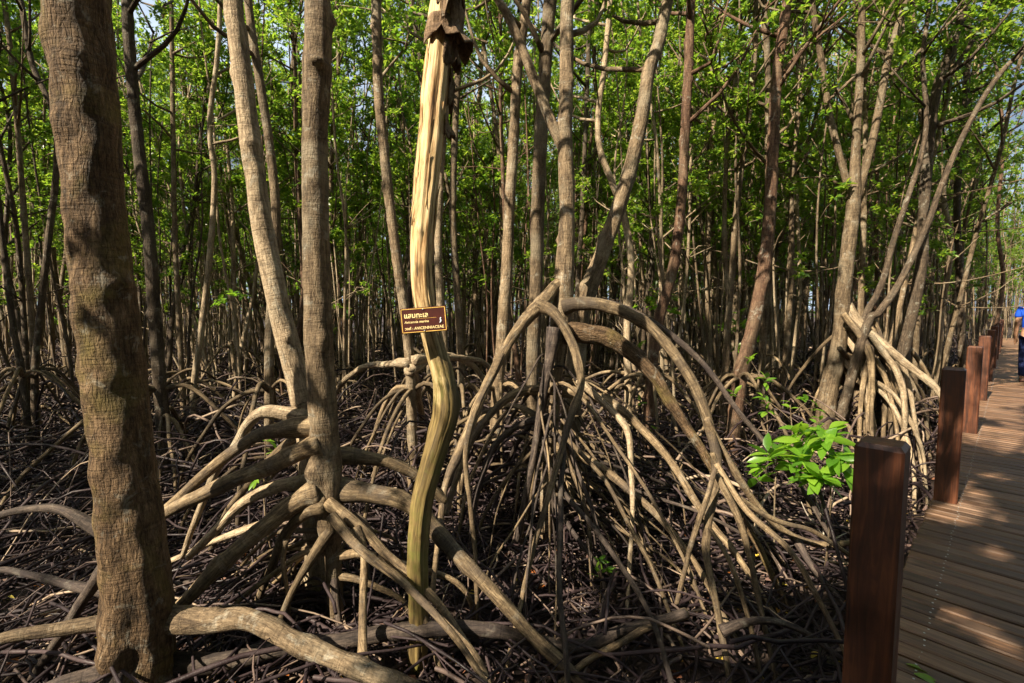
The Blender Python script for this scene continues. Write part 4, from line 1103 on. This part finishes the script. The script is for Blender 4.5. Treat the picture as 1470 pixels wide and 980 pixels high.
# ------------------------------------------------------------------ the walker
def person():
    base = at(1477, 548, gd(548, DECK)); base[2] = DECK; root = empty('person', base)
    tag(root, 'walker in blue T-shirt and dark jeans on the boardwalk, cut by the edge', 'person')
    yaw = math.atan2(-AX[0], AX[1])
    root.rotation_euler.z = yaw
    def skin(name, mt, verts, edges, rad, sub=2, rootv=0):
        me = bpy.data.meshes.new(name); me.from_pydata(verts, edges, [])
        o = bpy.data.objects.new(name, me); COL.objects.link(o)
        o.modifiers.new('s', 'SKIN'); sd = o.modifiers.new('u', 'SUBSURF'); sd.levels = sub; sd.render_levels = sub
        for i, r in enumerate(rad):
            o.data.skin_vertices[0].data[i].radius = r if isinstance(r, tuple) else (r, r)
            o.data.skin_vertices[0].data[i].use_root = (i == rootv)
        bpy.context.view_layer.update()
        m2 = bpy.data.meshes.new_from_object(o.evaluated_get(bpy.context.evaluated_depsgraph_get()))
        bpy.data.objects.remove(o)
        m2.materials.clear(); m2.materials.append(M[mt]); m2.polygons.foreach_set('use_smooth', [True] * len(m2.polygons))
        ob = link(name, m2, root); return ob
    v = [(0, 0, .93), (0, .0, 1.12), (0, .01, 1.32), (0, .01, 1.43), (0, .02, 1.50), (0, .03, 1.60), (0, .025, 1.68)]
    e = [(0, 1), (1, 2), (2, 3), (3, 4), (4, 5), (5, 6)]; r = [(.15, .105), (.135, .095), (.165, .105), (.10, .07), .05, (.072, .085), (.055, .065)]
    for s in (-1, 1):
        i = len(v); f = .12 * s
        v += [(.17 * s, 0, 1.40), (.215 * s, -.02, 1.13), (.225 * s, .06 + f * .4, .90), (.222 * s, .08 + f * .4, .81)]
        e += [(2, i), (i, i + 1), (i + 1, i + 2), (i + 2, i + 3)]; r += [.055, .042, .03, .034]
        for q, (dx, dz) in enumerate(((-.022, .085), (-.008, .1), (.006, .095), (.02, .08))):
            k = len(v); v.append((.222 * s + dx * .4, .095 + f * .4 + dx, .81 - dz)); e.append((i + 3, k)); r.append(.009)
        k = len(v); v.append((.19 * s, .12 + f * .4, .765)); e.append((i + 3, k)); r.append(.01)
        i = len(v); v += [(.09 * s, 0, .86), (.1 * s, .03 + f * .5, .49), (.1 * s, -.02 + f, .09), (.1 * s, .05 + f, .035), (.105 * s, .15 + f, .03)]
        e += [(0, i), (i, i + 1), (i + 1, i + 2), (i + 2, i + 3), (i + 3, i + 4)]; r += [.085, .057, .038, .035, .028]
    skin('body', 'skin', v, e, r)
    # shirt, jeans, hair, shoes follow the body
    v = [(0, 0, .9), (0, 0, 1.12), (0, .01, 1.33), (0, .012, 1.44)]; e = [(0, 1), (1, 2), (2, 3)]; r = [(.178, .13), (.16, .118), (.188, .125), (.1, .075)]
    for s in (-1, 1):
        i = len(v); v += [(.18 * s, 0, 1.40), (.215 * s, -.012, 1.22)]; e += [(2, i), (i, i + 1)]; r += [.07, .066]
    skin('shirt', 'shirt', v, e, r)
    v = [(0, 0, .95)]; e = []; r = [(.165, .12)]
    for s in (-1, 1):
        f = .12 * s; i = len(v); v += [(.09 * s, 0, .84), (.1 * s, .03 + f * .5, .49), (.1 * s, -.02 + f, .1)]; e += [(0, i), (i, i + 1), (i + 1, i + 2)]; r += [.1, .075, .06]
    skin('jeans', 'jeans', v, e, r)
    skin('hair', 'hair', [(0, .0, 1.60), (0, .0, 1.68), (0, .03, 1.725)], [(0, 1), (1, 2)], [(.078, .06), (.083, .085), (.05, .06)])
    for s in (-1, 1):
        f = .12 * s; skin('shoe', 'shoe', [(.1 * s, -.06 + f, .045), (.1 * s, .06 + f, .045), (.105 * s, .17 + f, .035)], [(0, 1), (1, 2)], [.045, .045, .036])
person()

# ------------------------------------------------------------------ light, sky, camera
w = bpy.data.worlds.new('World'); S.world = w; w.use_nodes = True
nt = w.node_tree; nt.nodes.clear()
sky = nt.nodes.new('ShaderNodeTexSky'); sky.sky_type = 'NISHITA'; sky.sun_disc = False
el = math.asin(SUN[2]); sky.sun_elevation = el; sky.sun_rotation = math.atan2(SUN[0], SUN[1]); sky.air_density = 1.0; sky.dust_density = 6; sky.ozone_density = .6
g = NT(nt); dirv = g.n('ShaderNodeTexCoord').outputs['Generated']
cl = g.ramp(g.noise(g.vmath('MULTIPLY', dirv, (1, 1, 2.2)), 2.6, 6, .6, .5), [(.42, (.12,) * 3), (.6, (1,) * 3)])
bg = nt.nodes.new('ShaderNodeBackground'); bg.inputs[1].default_value = .05
wo = nt.nodes.new('ShaderNodeOutputWorld'); nt.links.new(g.mix(cl, sky.outputs[0], (5.8, 6.9, 8.4)), bg.inputs[0]); nt.links.new(bg.outputs[0], wo.inputs[0])
ld = bpy.data.lights.new('sun', 'SUN'); ld.energy = 5.0; ld.angle = math.radians(.5); ld.color = (1, .88, .67)
lo = bpy.data.objects.new('sun', ld); COL.objects.link(lo); lo.location = (-10, -10, 20)
lo.rotation_euler = Vector(-SUN).to_track_quat('-Z', 'Y').to_euler()
cd = bpy.data.cameras.new('camera'); cd.sensor_width = 36; cd.lens = F / 1470 * 36; cd.clip_end = 800; cd.clip_start = .05
co = bpy.data.objects.new('camera', cd); COL.objects.link(co); co.location = (0, 0, EYE); co.rotation_euler = (math.pi / 2 - PITCH, 0, 0)
S.camera = co
vs = S.view_settings; vs.view_transform = 'Standard'; vs.look = 'None'; vs.gamma = 1; vs.use_curve_mapping = False; vs.exposure = 1.46
c = S.cycles; c.max_bounces = 6; c.diffuse_bounces = 3; c.glossy_bounces = 2; c.transmission_bounces = 4; c.transparent_max_bounces = 4
c.use_adaptive_sampling = True; c.adaptive_threshold = .02
c.caustics_reflective = False; c.caustics_refractive = False; c.use_denoising = True; c.sample_clamp_indirect = 6
try: c.denoiser = 'OPENIMAGEDENOISE'
except Exception: pass
